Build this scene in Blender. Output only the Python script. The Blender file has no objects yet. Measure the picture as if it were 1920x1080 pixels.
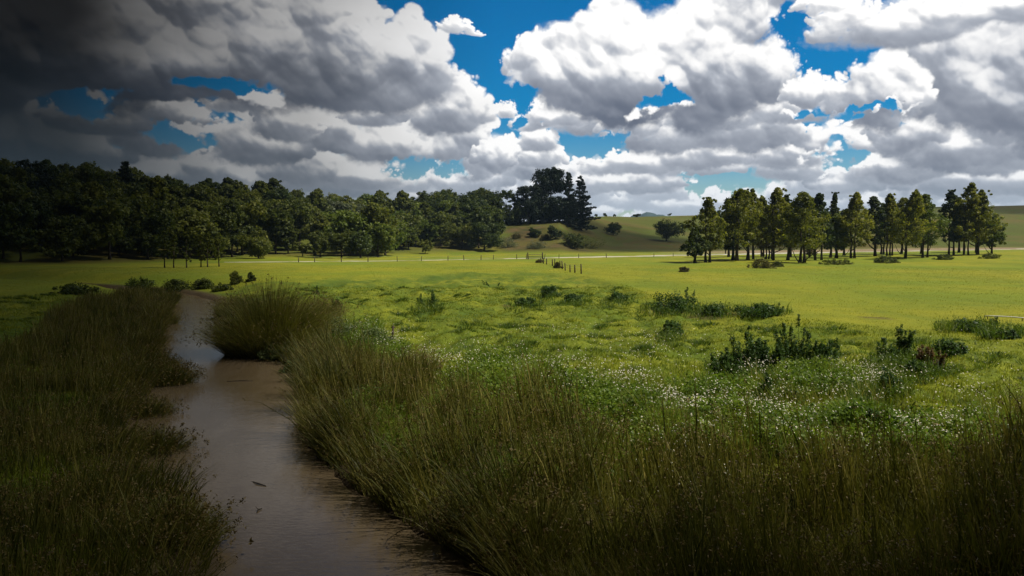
# A stream meadow under cumulus clouds: everything is built in code, in metres, camera at the origin looking along +Y.
import bpy, math, random
import numpy as np
from math import radians, sin, cos, tan, pi, atan2, hypot

scene = bpy.context.scene
C = scene.collection
RNG = np.random.default_rng(7)
random.seed(7)

# ------------------------------------------------------------------ camera
CAM_Z = 3.6
FPX = 1507.0                       # focal length in pixels of a 1920 wide frame
PITCH = math.atan(90 / FPX)        # looking slightly down; the true horizon sits at pixel row 450
cam_data = bpy.data.cameras.new("camera")
cam = bpy.data.objects.new("camera", cam_data)
C.objects.link(cam)
cam.location = (0, 0, CAM_Z)
cam.rotation_euler = (pi / 2 - PITCH, 0, 0)
cam_data.sensor_width = 36
cam_data.lens = 36 * FPX / 1920
cam_data.clip_start = 0.1
cam_data.clip_end = 60000
scene.camera = cam


def ray(px, py):
    u, v = (px - 960) / FPX, (540 - py) / FPX
    y = cos(PITCH) + v * sin(PITCH)
    z = -sin(PITCH) + v * cos(PITCH)
    return u, y, z


def at(px, py, z=0.0):
    """The point of the level z that is seen at a pixel of the photograph."""
    u, y, w = ray(px, py)
    t = (z - CAM_Z) / w
    return u * t, y * t


def col_x(px, d):
    return (px - 960) / FPX * d


# ------------------------------------------------------------------ node helpers
class S:
    """A node socket with arithmetic."""
    tree = None

    def __init__(self, s): self.s = s
    def __add__(a, b): return M('ADD', a, b)
    def __radd__(a, b): return M('ADD', b, a)
    def __sub__(a, b): return M('SUBTRACT', a, b)
    def __rsub__(a, b): return M('SUBTRACT', b, a)
    def __mul__(a, b): return M('MULTIPLY', a, b)
    def __rmul__(a, b): return M('MULTIPLY', b, a)
    def __truediv__(a, b): return M('DIVIDE', a, b)


def put(node, i, v):
    if isinstance(v, S):
        S.tree.links.new(v.s, node.inputs[i])
    elif v is not None:
        node.inputs[i].default_value = v


def M(op, a, b=None, c=None, clamp=False):
    n = S.tree.nodes.new('ShaderNodeMath'); n.operation = op; n.use_clamp = clamp
    put(n, 0, a); put(n, 1, b); put(n, 2, c)
    return S(n.outputs[0])


def VM(op, a, b=None, c=None):
    n = S.tree.nodes.new('ShaderNodeVectorMath'); n.operation = op
    put(n, 0, a); put(n, 1, b); put(n, 2, c)
    return S(n.outputs['Value'] if op in ('LENGTH', 'DOT_PRODUCT', 'DISTANCE') else n.outputs[0])


def ramp(v, lo, hi, a=0.0, b=1.0, smooth=True):
    n = S.tree.nodes.new('ShaderNodeMapRange')
    n.interpolation_type = 'SMOOTHSTEP' if smooth else 'LINEAR'
    put(n, 0, v); put(n, 1, lo); put(n, 2, hi); put(n, 3, a); put(n, 4, b)
    return S(n.outputs[0])


def rgb(c): return (c[0], c[1], c[2], 1.0)


def mixc(f, a, b, blend='MIX'):
    n = S.tree.nodes.new('ShaderNodeMix'); n.data_type = 'RGBA'; n.blend_type = blend
    put(n, 0, f)
    put(n, 6, a if isinstance(a, S) else rgb(a)); put(n, 7, b if isinstance(b, S) else rgb(b))
    return S(n.outputs[2])


def noise(vec, scale, detail=4.0, rough=0.55, dist=0.0, dim='3D'):
    n = S.tree.nodes.new('ShaderNodeTexNoise'); n.noise_dimensions = dim
    if vec is not None: S.tree.links.new(vec.s, n.inputs['Vector'])
    n.inputs['Scale'].default_value = scale; n.inputs['Detail'].default_value = detail
    n.inputs['Roughness'].default_value = rough; n.inputs['Distortion'].default_value = dist
    return S(n.outputs['Fac'])


def combine(x, y, z=0.0):
    n = S.tree.nodes.new('ShaderNodeCombineXYZ')
    put(n, 0, x); put(n, 1, y); put(n, 2, z)
    return S(n.outputs[0])


def separate(v):
    n = S.tree.nodes.new('ShaderNodeSeparateXYZ'); put(n, 0, v)
    return [S(o) for o in n.outputs]


# ------------------------------------------------------------------ light and sky
SUN_EL, SUN_AZ = radians(56), radians(97)      # azimuth clockwise from +Y: the sun stands to the right
SUN_DIR = (cos(SUN_EL) * sin(SUN_AZ), cos(SUN_EL) * cos(SUN_AZ), sin(SUN_EL))
sun_data = bpy.data.lights.new("sun", 'SUN')
sun_data.energy = 5.0
sun_data.angle = radians(0.5)
sun_data.color = (1.0, 0.95, 0.86)
sun = bpy.data.objects.new("sun", sun_data)
C.objects.link(sun)
sun.rotation_euler = (pi / 2 - SUN_EL, 0, -SUN_AZ + pi)
from mathutils import Vector
sun.rotation_euler = Vector(SUN_DIR).to_track_quat('Z', 'Y').to_euler()
sun.location = (60, 0, 90)

# ---- the cloud picture of the sky: a grid over azimuth and elevation, filled by drawing lit cumulus layers
SKW, SKH = 2200, 640
A_LO, A_HI, E_LO, E_HI = -0.80, 0.80, -0.01, 0.4555


def sky_pos(px, py):
    u, y, z = ray(px, py)
    return atan2(u, y), z / hypot(u, y)


_GRAD = {}


def perlin(x, y, seed):
    if seed not in _GRAD:
        ang = np.random.default_rng(seed).random((256, 256)) * 2 * pi
        _GRAD[seed] = (np.cos(ang).astype(np.float32).ravel(), np.sin(ang).astype(np.float32).ravel())
    gx, gy = _GRAD[seed]
    x0 = np.floor(x); y0 = np.floor(y)
    fx = (x - x0).astype(np.float32); fy = (y - y0).astype(np.float32)
    ix = x0.astype(np.int32) & 255; iy = y0.astype(np.int32) & 255
    ix1 = (ix + 1) & 255; iy1 = (iy + 1) & 255
    u = fx * fx * fx * (fx * (fx * 6 - 15) + 10); v = fy * fy * fy * (fy * (fy * 6 - 15) + 10)
    iy = iy << 8; iy1 = iy1 << 8
    k = iy + ix; a = gx[k] * fx + gy[k] * fy
    k = iy + ix1; b = gx[k] * (fx - 1) + gy[k] * fy
    k = iy1 + ix; c = gx[k] * fx + gy[k] * (fy - 1)
    k = iy1 + ix1; d = gx[k] * (fx - 1) + gy[k] * (fy - 1)
    return (a + u * (b - a)) * (1 - v) + (c + u * (d - c)) * v


def fbm(x, y, seed, octs=5, gain=0.5, billow=False):
    s = 0.0; amp = 1.0
    for k in range(octs):
        n = perlin(x, y, seed + k)
        s = s + amp * ((np.abs(n) * 2.0 - 0.45) if billow else n * 1.4)
        x, y = x * 2.03 + 13.7, y * 2.03 + 7.1
        amp *= gain
    return s


def sstep(lo, hi, v):
    t = np.clip((v - lo) / (hi - lo), 0, 1)
    return t * t * (3 - 2 * t)


def shift(img, dx, dy):
    """img sampled dx columns to the right and dy rows up (edge values repeat)."""
    dx, dy = int(round(dx)), int(round(dy))
    h, w = img.shape
    xs = np.clip(np.arange(w) + dx, 0, w - 1); ys = np.clip(np.arange(h) + dy, 0, h - 1)
    return img[ys][:, xs]


def cloud_layer(E, A, blobs, gaps, freq, seed, rough=0.30, flat=2.2, puffs=30):
    """Depth inside the cumulus (h) and relief towards the viewer (z) of one layer: bodies, billows on them, smaller billows on those."""
    r = np.random.default_rng(seed)
    wf = freq * 1.5
    wx = fbm(A * wf + 3, E * wf, seed + 50, 6, 0.56); wy = fbm(A * wf + 9, E * wf + 5, seed + 60, 6, 0.56)
    k0 = 0.0085 * 7.5 / freq
    A2, E2 = A + wx * k0, E + wy * k0 * 0.85
    h = np.full(A.shape, -1.5, np.float32); z = np.zeros(A.shape, np.float32)
    base = np.full(A.shape, 0.5, np.float32); bq = np.full(A.shape, -1.5, np.float32)
    da = (A_HI - A_LO) / (SKW - 1); de = (E_HI - E_LO) / (SKH - 1)

    def stamp(a0, e0, ra, re, z0, lift, fl, body=False):
        mg = k0 * 1.6
        i0 = max(0, int((a0 - ra * 1.5 - mg - A_LO) / da)); i1 = min(SKW, int((a0 + ra * 1.5 + mg - A_LO) / da) + 2)
        j0 = max(0, int((e0 - re * 1.5 - mg - E_LO) / de)); j1 = min(SKH, int((e0 + re * 1.5 + mg - E_LO) / de) + 2)
        if i0 >= i1 or j0 >= j1: return
        sl = (slice(j0, j1), slice(i0, i1))
        x = (A2[sl] - a0) / ra; y = (E2[sl] - e0) / re
        ys = y
        y = np.where(y < 0, -y * fl, y)
        q2 = x * x + y * y
        q = 1 - np.sqrt(q2)
        if body:
            w = np.clip((q - bq[sl]) / 0.7 + 0.5, 0, 1)
            base[sl] = base[sl] * (1 - w) + ys * w
            bq[sl] = np.maximum(bq[sl], q)
        hh = h[sl]; k = 0.10
        m = np.clip(0.5 + 0.5 * (hh - q) / k, 0, 1)
        h[sl] = q + (hh - q) * m + k * m * (1 - m)
        zz = np.sqrt(np.clip(1 - q2, 0, 1)) * lift + z0 - (q2 > 1) * 9
        z[sl] = np.maximum(z[sl], zz)

    for (px, py, rx, ry) in blobs:
        a0, e0 = sky_pos(px, py)
        ra, re = rx / FPX, ry / FPX
        rm = min(ra, re)
        stamp(a0, e0, ra, re, 0.0, rm * 0.9, flat, True)
        for i in range(puffs):
            t = r.random() * pi * 1.1 - 0.05 * pi; rr = r.random() ** 0.45 * 0.93
            cx, cy = cos(t) * rr, max(sin(t) * rr, 0.02)
            s = r.uniform(0.16, 0.40) * (1.1 - 0.35 * rr)
            zc = rm * 0.9 * math.sqrt(max(0, 1 - rr * rr)) * 0.75
            ca, ce = a0 + cx * ra, e0 + cy * re
            sa, se = s * (ra * 0.30 + re * 0.70), s * re
            stamp(ca, ce, sa, se, zc, s * rm * 1.3, 1.0 if cy > 0.25 else 1.5)
            for k in range(7):
                t2 = r.random() * 2 * pi; r2 = r.random() ** 0.5 * 0.95
                s2 = r.uniform(0.25, 0.5)
                if cy + sin(t2) * r2 * s < -0.02: continue
                stamp(ca + cos(t2) * r2 * sa, ce + sin(t2) * r2 * se, sa * s2, se * s2, zc + s * rm * 0.8 * math.sqrt(1 - r2 * r2), s * s2 * rm * 1.3, 1.0)
    gm = np.zeros(A.shape, np.float32)
    for (px, py, rx, ry) in gaps:
        a0, e0 = sky_pos(px, py)
        rg = np.sqrt(((A2 + wx * 0.022 - a0) / (rx / FPX)) ** 2 + ((E2 + wy * 0.016 - e0) / (ry / FPX)) ** 2)
        h = h - 1.2 * sstep(1.70, 0.55, rg)
        gm = np.maximum(gm, sstep(2.6, 1.0, rg))
    bl = fbm(A2 * freq * 2, E2 * freq * 2.2, seed, 6, 0.55, billow=True)
    fine = fbm(A * freq * 5 + 1.7, E * freq * 5.5, seed + 30, 5, 0.6, billow=True)
    wisp = fbm(A * freq * 1.1, E * freq * 1.6, seed + 40, 7, 0.62)
    h = h + rough * (bl * 0.50 + fine * 0.22 + wisp * 0.22)
    z = z + (0.0060 * bl + 0.0030 * fine) * 7.5 / freq
    return h, z, base, gm


def blur(img, n):
    for _ in range(2):
        img = (shift(img, n, 0) + shift(img, -n, 0) + img * 2 + shift(img, 0, n) + shift(img, 0, -n)) / 6
    return img


def light_layer(h, z, base, gm, edge, px_scale, dens_k=1.0):
    alpha = sstep(-0.06 - 0.10 * gm, edge * (1.6 + 1.6 * gm), h)
    d = np.clip(h * 1.6, 0, 1.0)
    lx, ly = 0.30, 0.95
    od = np.zeros_like(h)
    s = 0.0
    for k in range(12):
        step = (1.8 * 1.33 ** k) * px_scale
        s += step
        od += shift(d, lx * s, ly * s) * step
    light = np.exp(-od * 0.016 / px_scale * dens_k)
    dn = np.zeros_like(h); s = 0.0
    for k in range(10):
        step = 3.0 * 1.35 ** k * px_scale; s += step
        dn += shift(d, 0, s) * step
    amb = np.exp(-dn * 0.0085 / px_scale * dens_k)
    lamb = 0.0
    for n, w in ((2, 0.16), (5, 0.38), (12, 0.55)):
        zb = blur(z, max(1, n // 2))
        sc = 1 / (2 * n * (A_HI - A_LO) / SKW)
        gx = (shift(zb, n, 0) - shift(zb, -n, 0)) * sc; gy = (shift(zb, 0, n) - shift(zb, 0, -n)) * sc
        nz = 1 / np.sqrt(1 + gx * gx + gy * gy)
        lamb = lamb + w * ((-gx * 0.34 - gy * 0.84) * nz + 0.36 * nz - 0.36)
    big = fbm(A_GRID * 5.5 + 2.2, E_GRID * 11, 77, 3)
    up = sstep(-0.20, 0.55, base + 0.5 * lamb + 0.30 * big)
    lum = 0.20 + 0.24 * light + 0.22 * amb + 0.26 * up + lamb * (0.20 + 0.30 * up)
    thin = np.exp(-np.clip(h, 0, 2) * 7.0)
    lum = lum + thin * 0.22
    lum = 0.60 + (lum - 0.53) * 1.22 + 0.10 * big
    return alpha, np.clip(lum, 0.03, 1.1)


def build_sky():
    a = np.linspace(A_LO, A_HI, SKW, dtype=np.float32); e = np.linspace(E_LO, E_HI, SKH, dtype=np.float32)
    A, E = np.meshgrid(a, e)
    global A_GRID, E_GRID
    A_GRID, E_GRID = A, E
    rgb_ = np.zeros((SKH, SKW, 3), np.float32); al = np.zeros((SKH, SKW), np.float32)
    gaps = [(1240, 188, 38, 12), (1145, 270, 44, 12), (966, 188, 20, 18), (962, 232, 22, 14), (790, 310, 60, 20), (1590, 300, 40, 18), (410, 158, 62, 15),
            (335, 245, 46, 18), (1545, 62, 62, 52), (912, 60, 46, 60), (1335, 345, 50, 12), (1500, 215, 40, 10), (1640, 206, 60, 7), (150, 190, 46, 14)]
    r = random.Random(3)

    def draw(hz, edge, pxs, dk, far, gain=1.0):
        nonlocal rgb_, al
        alp, lum = light_layer(hz[0], hz[1], hz[2], hz[3], edge, pxs, dk)
        lum = lum * gain
        t = np.clip(lum, 0, 1)[..., None]
        lo = np.array([0.10, 0.118, 0.165], np.float32); mid = np.array([0.385, 0.41, 0.465], np.float32); hi = np.array([0.92, 0.91, 0.90], np.float32)
        col = np.where(t < 0.5, lo + (mid - lo) * (t / 0.5), mid + (hi - mid) * ((t - 0.5) / 0.5))
        air = np.array([0.56, 0.64, 0.74], np.float32)
        f = (far * sstep(0.12, 0.0, E))[..., None]
        col = col * (1 - f) + air * f
        rgb_ = rgb_ * (1 - alp[..., None]) + col * alp[..., None]
        al = al * (1 - alp) + alp

    # far rows of small cumulus down to the horizon
    for row, (py, n, rx, ry, fr, sd) in enumerate([(420, 40, 90, 26, 34, 101), (402, 34, 52, 28, 34, 111), (384, 26, 56, 34, 28, 131), (362, 17, 66, 40, 22, 161)]):
        bl = []
        for i in range(n):
            px = -350 + 2700 * (i + r.random()) / n
            bl.append((px + r.uniform(-30, 30), py + r.uniform(-11, 11), rx * r.uniform(0.5, 1.5), ry * r.uniform(0.6, 1.7)))
        h = cloud_layer(E, A, bl, gaps[8:11] + gaps[4:6], fr, sd, 0.30, puffs=7)
        draw(h, 0.16, 0.45, 1.0, 0.55)
    # the middle rows
    mid_far = [(1330, 318, 190, 40), (1480, 322, 110, 40), (1690, 330, 130, 44), (1860, 345, 170, 50), (640, 345, 160, 64), (420, 345, 170, 56), (230, 350, 160, 50), (1010, 322, 90, 50),
               (1100, 352, 90, 40), (60, 340, 170, 60), (870, 345, 90, 60), (1210, 350, 90, 36), (2000, 340, 130, 50), (-100, 330, 160, 60), (760, 348, 60, 40), (1580, 352, 70, 30)]
    draw(cloud_layer(E, A, mid_far, gaps, 15, 211, 0.3), 0.16, 0.6, 1.1, 0.35)
    rows = [
        ([(1190, 304, 110, 40), (1330, 302, 100, 50), (1480, 306, 110, 56), (1700, 318, 100, 50), (1860, 315, 120, 60), (1010, 304, 64, 44), (880, 325, 74, 60), (560, 338, 110, 60), (690, 342, 80, 50),
          (250, 335, 120, 60), (80, 330, 120, 60), (400, 338, 84, 50), (2040, 310, 100, 60), (-80, 320, 130, 70)], 13, 301, 1.0),
        ([(1250, 264, 120, 66), (1410, 258, 130, 74), (1580, 280, 90, 72), (1800, 284, 110, 70), (1940, 276, 100, 80), (1090, 246, 90, 52), (1005, 268, 44, 44), (870, 268, 70, 90), (740, 275, 110, 80),
          (480, 292, 110, 62), (290, 276, 90, 66), (610, 268, 90, 70), (120, 296, 110, 70), (-60, 270, 130, 80), (2070, 270, 110, 80)], 11.5, 317, 1.0),
        ([(1690, 262, 70, 76), (1748, 236, 50, 80), (840, 214, 76, 86), (345, 232, 60, 38), (530, 238, 90, 54), (1330, 222, 110, 50), (1480, 222, 90, 44), (1180, 236, 60, 34), (930, 292, 50, 50), (700, 222, 90, 44), (1870, 236, 70, 50), (160, 240, 90, 50), (300, 226, 90, 46), (210, 236, 80, 50), (470, 208, 84, 40), (1012, 222, 40, 36), (946, 208, 26, 22), (985, 246, 46, 30), (1060, 216, 70, 40)], 11, 331, 1.04),
        ([(1860, 190, 110, 150), (1950, 196, 100, 190), (1786, 160, 72, 100), (1750, 108, 44, 54), (2070, 170, 130, 190)], 8.5, 411, 0.86),
        ([(640, 156, 190, 150), (775, 152, 90, 116), (560, 70, 150, 120), (430, 136, 180, 150), (250, 146, 170, 160), (100, 120, 150, 150), (-80, 140, 160, 180), (400, 20, 260, 90)], 7.0, 431, 0.84),
        ([(1090, 166, 130, 118), (1005, 140, 56, 76), (1195, 168, 160, 168), (1330, 164, 120, 200), (1420, 110, 56, 150), (1455, 164, 46, 80), (1400, -10, 130, 70)], 8.0, 449, 0.98),
        ([(1650, 190, 84, 92), (1582, 192, 56, 42), (1505, 176, 40, 46), (1712, 186, 34, 36)], 11, 463, 1.04),
    ]
    for bl, fr, sd, gn in rows:
        if fr > 10: bl = [(px, py + r.uniform(-13, 13), rx * r.uniform(0.75, 1.1), ry * r.uniform(0.8, 1.25)) for px, py, rx, ry in bl]
        draw(cloud_layer(E, A, bl, gaps, fr, sd, 0.3), 0.16, 8.5 / fr, 0.85, 0.12 if fr > 10 else 0.0, gn)
    top_b = [(1700, 56, 170, 64), (1860, 30, 150, 50), (1590, 36, 70, 44), (1960, 20, 160, 60), (850, 55, 34, 26), (882, 66, 24, 10), (1560, 10, 60, 30)]
    draw(cloud_layer(E, A, top_b, [], 9.5, 511, 0.36), 0.24, 1.0, 0.55, 0.0, 1.05)
    return A, E, rgb_, al

A_, E_, sky_rgb, sky_al = build_sky()
# edge darkening multiplied into the cloud colours towards the left (azimuth in the world, ragged by noise)
left_dim = np.clip((A_ + 0.05 * fbm(A_ * 5, E_ * 9, 900, 5) + 0.54) / 0.52, 0.0, 1.0)
left_dim = (0.012 + 0.988 * left_dim ** 1.5).astype(np.float32)
px_ = np.empty((SKH, SKW, 4), np.float32)
px_[..., :3] = sky_rgb
px_[..., 3] = sky_al
px_[..., :3] *= left_dim[..., None]
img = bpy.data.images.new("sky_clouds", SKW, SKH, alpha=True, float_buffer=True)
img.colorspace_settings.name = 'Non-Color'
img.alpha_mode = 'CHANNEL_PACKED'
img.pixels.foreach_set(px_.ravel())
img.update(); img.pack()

world = bpy.data.worlds.new("World")
scene.world = world
world.use_nodes = True
S.tree = world.node_tree
S.tree.nodes.clear()
tc = S.tree.nodes.new('ShaderNodeTexCoord')
dx, dy, dz = separate(S(tc.outputs['Generated']))
az = M('ARCTAN2', dx, dy)
el = dz / M('MAXIMUM', M('SQRT', dx * dx + dy * dy), 0.02)
it = S.tree.nodes.new('ShaderNodeTexImage'); it.image = img; it.extension = 'EXTEND'; it.interpolation = 'Linear'
uv = combine((az - A_LO) * (1 / (A_HI - A_LO)), (el - E_LO) * (1 / (E_HI - E_LO)))
S.tree.links.new(uv.s, it.inputs['Vector'])
front = M('MULTIPLY', ramp(M('ABSOLUTE', az), A_HI - 0.02, A_HI - 0.12), ramp(el, E_HI - 0.005, E_HI - 0.05))
nishita = S.tree.nodes.new('ShaderNodeTexSky'); nishita.sky_type = 'NISHITA'
nishita.sun_disc = False
nishita.sun_elevation = SUN_EL
nishita.sun_rotation = SUN_AZ
nishita.air_density = 1.0; nishita.dust_density = 0.2; nishita.ozone_density = 4.0
hs = S.tree.nodes.new('ShaderNodeHueSaturation')
S.tree.links.new(nishita.outputs[0], hs.inputs['Color'])
hs.inputs['Saturation'].default_value = 1.75
hs.inputs['Value'].default_value = 0.85
SKY_K = 0.09
skyc = VM('SCALE', S(hs.outputs[0])); skyc.s.node.inputs['Scale'].default_value = SKY_K
# cover outside the picture: scattered cumulus ahead and to the right; sky colour dimmed to the left and behind to cut fill light
cn = noise(S(tc.outputs['Generated']), 3.2, 5.0, 0.55)
cv = ramp(cn, 0.44, 0.60)
outer_dim = ramp(az, -0.62, 0.35, 0.008, 0.62)
outer_dim = outer_dim * ramp(M('ABSOLUTE', az), 1.9, 1.3, 0.10, 1.0)
cc2 = mixc(ramp(cn, 0.5, 0.75), (0.80, 0.80, 0.80), (0.30, 0.32, 0.36))
out2 = mixc(M('MAXIMUM', cv, 1.0 - outer_dim), skyc, cc2)
out2 = VM('MULTIPLY', out2, combine(outer_dim, outer_dim, outer_dim))
front_dim = ramp(az, -0.56, -0.02, 0.02, 1.0, smooth=False)  # the same leftward darkening put into the blue between the clouds
blue_dim = M('POWER', front_dim, 1.3)
skyf = VM('MULTIPLY', skyc, combine(blue_dim, blue_dim, blue_dim))
inv = 1.0 - S(it.outputs['Alpha'])
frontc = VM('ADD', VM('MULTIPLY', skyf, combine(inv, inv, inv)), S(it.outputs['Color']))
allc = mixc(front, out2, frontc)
allc = mixc(ramp(el, -0.03, -0.012), (0.04, 0.05, 0.03), allc)
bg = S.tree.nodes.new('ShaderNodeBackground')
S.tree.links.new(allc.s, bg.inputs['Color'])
bg.inputs['Strength'].default_value = 1.0
wo = S.tree.nodes.new('ShaderNodeOutputWorld')
S.tree.links.new(bg.outputs[0], wo.inputs['Surface'])

scene.view_settings.view_transform = 'Standard'
scene.view_settings.look = 'None'
scene.view_settings.exposure = 0.22
scene.view_settings.gamma = 1.0
scene.view_settings.use_curve_mapping = False

# ------------------------------------------------------------------ materials
def new_mat(name):
    m = bpy.data.materials.new(name)
    m.use_nodes = True
    S.tree = m.node_tree
    S.tree.nodes.clear()
    return m


def out(shader, disp=None):
    o = S.tree.nodes.new('ShaderNodeOutputMaterial')
    S.tree.links.new(shader.s, o.inputs['Surface'])
    return o


def principled(col, rough=0.7, spec=0.3, normal=None):
    n = S.tree.nodes.new('ShaderNodeBsdfPrincipled')
    put(n, 'Base Color', col if isinstance(col, S) else rgb(col))
    put(n, 'Roughness', rough); put(n, 'Specular IOR Level', spec)
    if normal is not None: S.tree.links.new(normal.s, n.inputs['Normal'])
    return S(n.outputs[0])


def position():
    g = S.tree.nodes.new('ShaderNodeNewGeometry')
    return S(g.outputs['Position'])


def island():
    g = S.tree.nodes.new('ShaderNodeNewGeometry')
    return S(g.outputs['Random Per Island'])


def bump(h, strength, dist):
    n = S.tree.nodes.new('ShaderNodeBump')
    put(n, 'Height', h); put(n, 'Strength', strength); put(n, 'Distance', dist)
    return S(n.outputs[0])


def leaf_mat(name, dark, mid, light, transl=0.35, patch=0.35, rough=0.55, spec=0.25, objvar=0.0):
    """Leaves or blades: each leaf its own tone between three, with broad patches, partly letting light through."""
    m = new_mat(name)
    r = island()
    n = noise(position(), patch, 3.0, 0.6)
    f = r * 0.55 + ramp(n, 0.3, 0.7, 0.0, 0.45)
    if objvar:
        oi = S.tree.nodes.new('ShaderNodeObjectInfo')
        f = f + (S(oi.outputs['Random']) - 0.5) * objvar
    c = mixc(ramp(f, 0.0, 0.5, smooth=False), dark, mid)
    c = mixc(ramp(f, 0.5, 1.0, smooth=False), c, light)
    p = principled(c, rough, spec)
    t = S.tree.nodes.new('ShaderNodeBsdfTranslucent')
    S.tree.links.new(VM('MULTIPLY', c, (1.15, 1.2, 0.7)).s, t.inputs['Color'])
    mx = S.tree.nodes.new('ShaderNodeMixShader')
    mx.inputs[0].default_value = transl
    S.tree.links.new(p.s, mx.inputs[1]); S.tree.links.new(t.outputs[0], mx.inputs[2])
    out(S(mx.outputs[0]))
    return m


def plain_mat(name, c1, c2, scale=6.0, rough=0.8, spec=0.2, bumps=0.0):
    m = new_mat(name)
    tcn = S.tree.nodes.new('ShaderNodeTexCoord')
    n = noise(S(tcn.outputs['Object']), scale, 5.0, 0.6)
    c = mixc(ramp(n, 0.32, 0.68), c1, c2)
    out(principled(c, rough, spec, bump(n, bumps, 0.03) if bumps else None))
    return m


# ------------------------------------------------------------------ mesh helpers
def mesh_np(name, verts, quads=None, tris=None, mat=None, smooth=False, matidx=None):
    me = bpy.data.meshes.new(name)
    verts = np.asarray(verts, np.float32)
    nq = 0 if quads is None else len(quads); nt = 0 if tris is None else len(tris)
    me.vertices.add(len(verts)); me.vertices.foreach_set('co', verts.ravel())
    idx = []
    if nq: idx.append(np.asarray(quads, np.int32).ravel())
    if nt: idx.append(np.asarray(tris, np.int32).ravel())
    idx = np.concatenate(idx)
    me.loops.add(len(idx)); me.loops.foreach_set('vertex_index', idx)
    me.polygons.add(nq + nt)
    starts = np.concatenate([np.arange(nq) * 4, nq * 4 + np.arange(nt) * 3]).astype(np.int32)
    me.polygons.foreach_set('loop_start', starts)
    if matidx is not None: me.polygons.foreach_set('material_index', np.asarray(matidx, np.int32))
    if smooth: me.polygons.foreach_set('use_smooth', np.ones(nq + nt, bool))
    me.update(calc_edges=True)

    if mat is not None:
        for mm in (mat if isinstance(mat, (list, tuple)) else [mat]): me.materials.append(mm)
    return me


def link(name, data, parent=None, loc=None, **props):
    o = bpy.data.objects.new(name, data)
    C.objects.link(o)
    if parent is not None: o.parent = parent
    if loc is not None: o.location = loc
    for k, v in props.items():
        if v is not None: o[k] = v
    return o


def tubes(chains, n=7):
    """Tapered tubes along chains of (points, radii): (verts, quads, tris)."""
    V, Q, T = [], [], []
    b = 0
    for pts, rad in chains:
        pts = np.asarray(pts, float); m = len(pts)
        d = np.gradient(pts, axis=0); d /= np.linalg.norm(d, axis=1)[:, None] + 1e-9
        ref = np.array([1.0, 0.13, 0.07]) if abs(d[0][2]) > 0.7 else np.array([0.05, 0.1, 1.0])
        u = np.cross(d, ref); u /= np.linalg.norm(u, axis=1)[:, None]
        w = np.cross(d, u)
        a = np.arange(n) * 2 * pi / n
        for k in range(m):
            V.append(pts[k] + rad[k] * (np.cos(a)[:, None] * u[k] + np.sin(a)[:, None] * w[k]))
        for k in range(m - 1):
            for i in range(n):
                j = (i + 1) % n
                Q.append((b + k * n + i, b + k * n + j, b + (k + 1) * n + j, b + (k + 1) * n + i))
        V.append(pts[-1][None, :] + d[-1] * rad[-1] * 0.5)
        c = b + m * n
        for i in range(n): T.append((b + (m - 1) * n + i, b + (m - 1) * n + (i + 1) % n, c))
        V.append(pts[0][None, :])
        for i in range(n): T.append((b + (i + 1) % n, b + i, c + 1))
        b += m * n + 2
    return np.concatenate(V), Q, T


def blades_arr(P, H, W, yaw, lean, curve, leandir, seg=2):
    N = len(P)
    t = np.linspace(0, 1, seg + 1)
    lx, ly = np.cos(leandir), np.sin(leandir)
    sx, sy = np.cos(yaw), np.sin(yaw)
    vs = np.zeros((N, 2 * seg + 1, 3), np.float32)
    for k in range(seg + 1):
        off = H * (lean * t[k] + curve * t[k] ** 2)
        zz = H * (t[k] - 0.35 * np.abs(lean + curve * t[k]) * t[k] ** 2)
        cx, cy, cz = P[:, 0] + lx * off, P[:, 1] + ly * off, P[:, 2] + zz
        if k < seg:
            w = W * (1 - 0.75 * t[k] ** 1.5) * 0.5
            vs[:, 2 * k] = np.stack([cx - sx * w, cy - sy * w, cz], 1)
            vs[:, 2 * k + 1] = np.stack([cx + sx * w, cy + sy * w, cz], 1)
        else:
            vs[:, 2 * seg] = np.stack([cx, cy, cz], 1)
    base = np.arange(N)[:, None] * (2 * seg + 1)
    q = [np.concatenate([base + 2 * k, base + 2 * k + 1, base + 2 * k + 3, base + 2 * k + 2], 1) for k in range(seg - 1)]
    q = np.concatenate(q) if q else np.zeros((0, 4), np.int32)
    tr = np.concatenate([base + 2 * seg - 2, base + 2 * seg - 1, base + 2 * seg], 1)
    return vs.reshape(-1, 3), q, tr


def merge(parts):
    V, Q, T, MI, b = [], [], [], [], 0
    mq, mt = [], []
    for p in parts:
        v, q, t = p[:3]; mi = p[3] if len(p) > 3 else 0
        V.append(np.asarray(v, np.float32))
        if q is not None and len(q): Q.append(np.asarray(q, np.int64) + b); mq.append(np.full(len(q), mi))
        if t is not None and len(t): T.append(np.asarray(t, np.int64) + b); mt.append(np.full(len(t), mi))
        b += len(v)
    return (np.concatenate(V), np.concatenate(Q) if Q else None, np.concatenate(T) if T else None,
            np.concatenate(mq + mt) if mq or mt else None)


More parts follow.
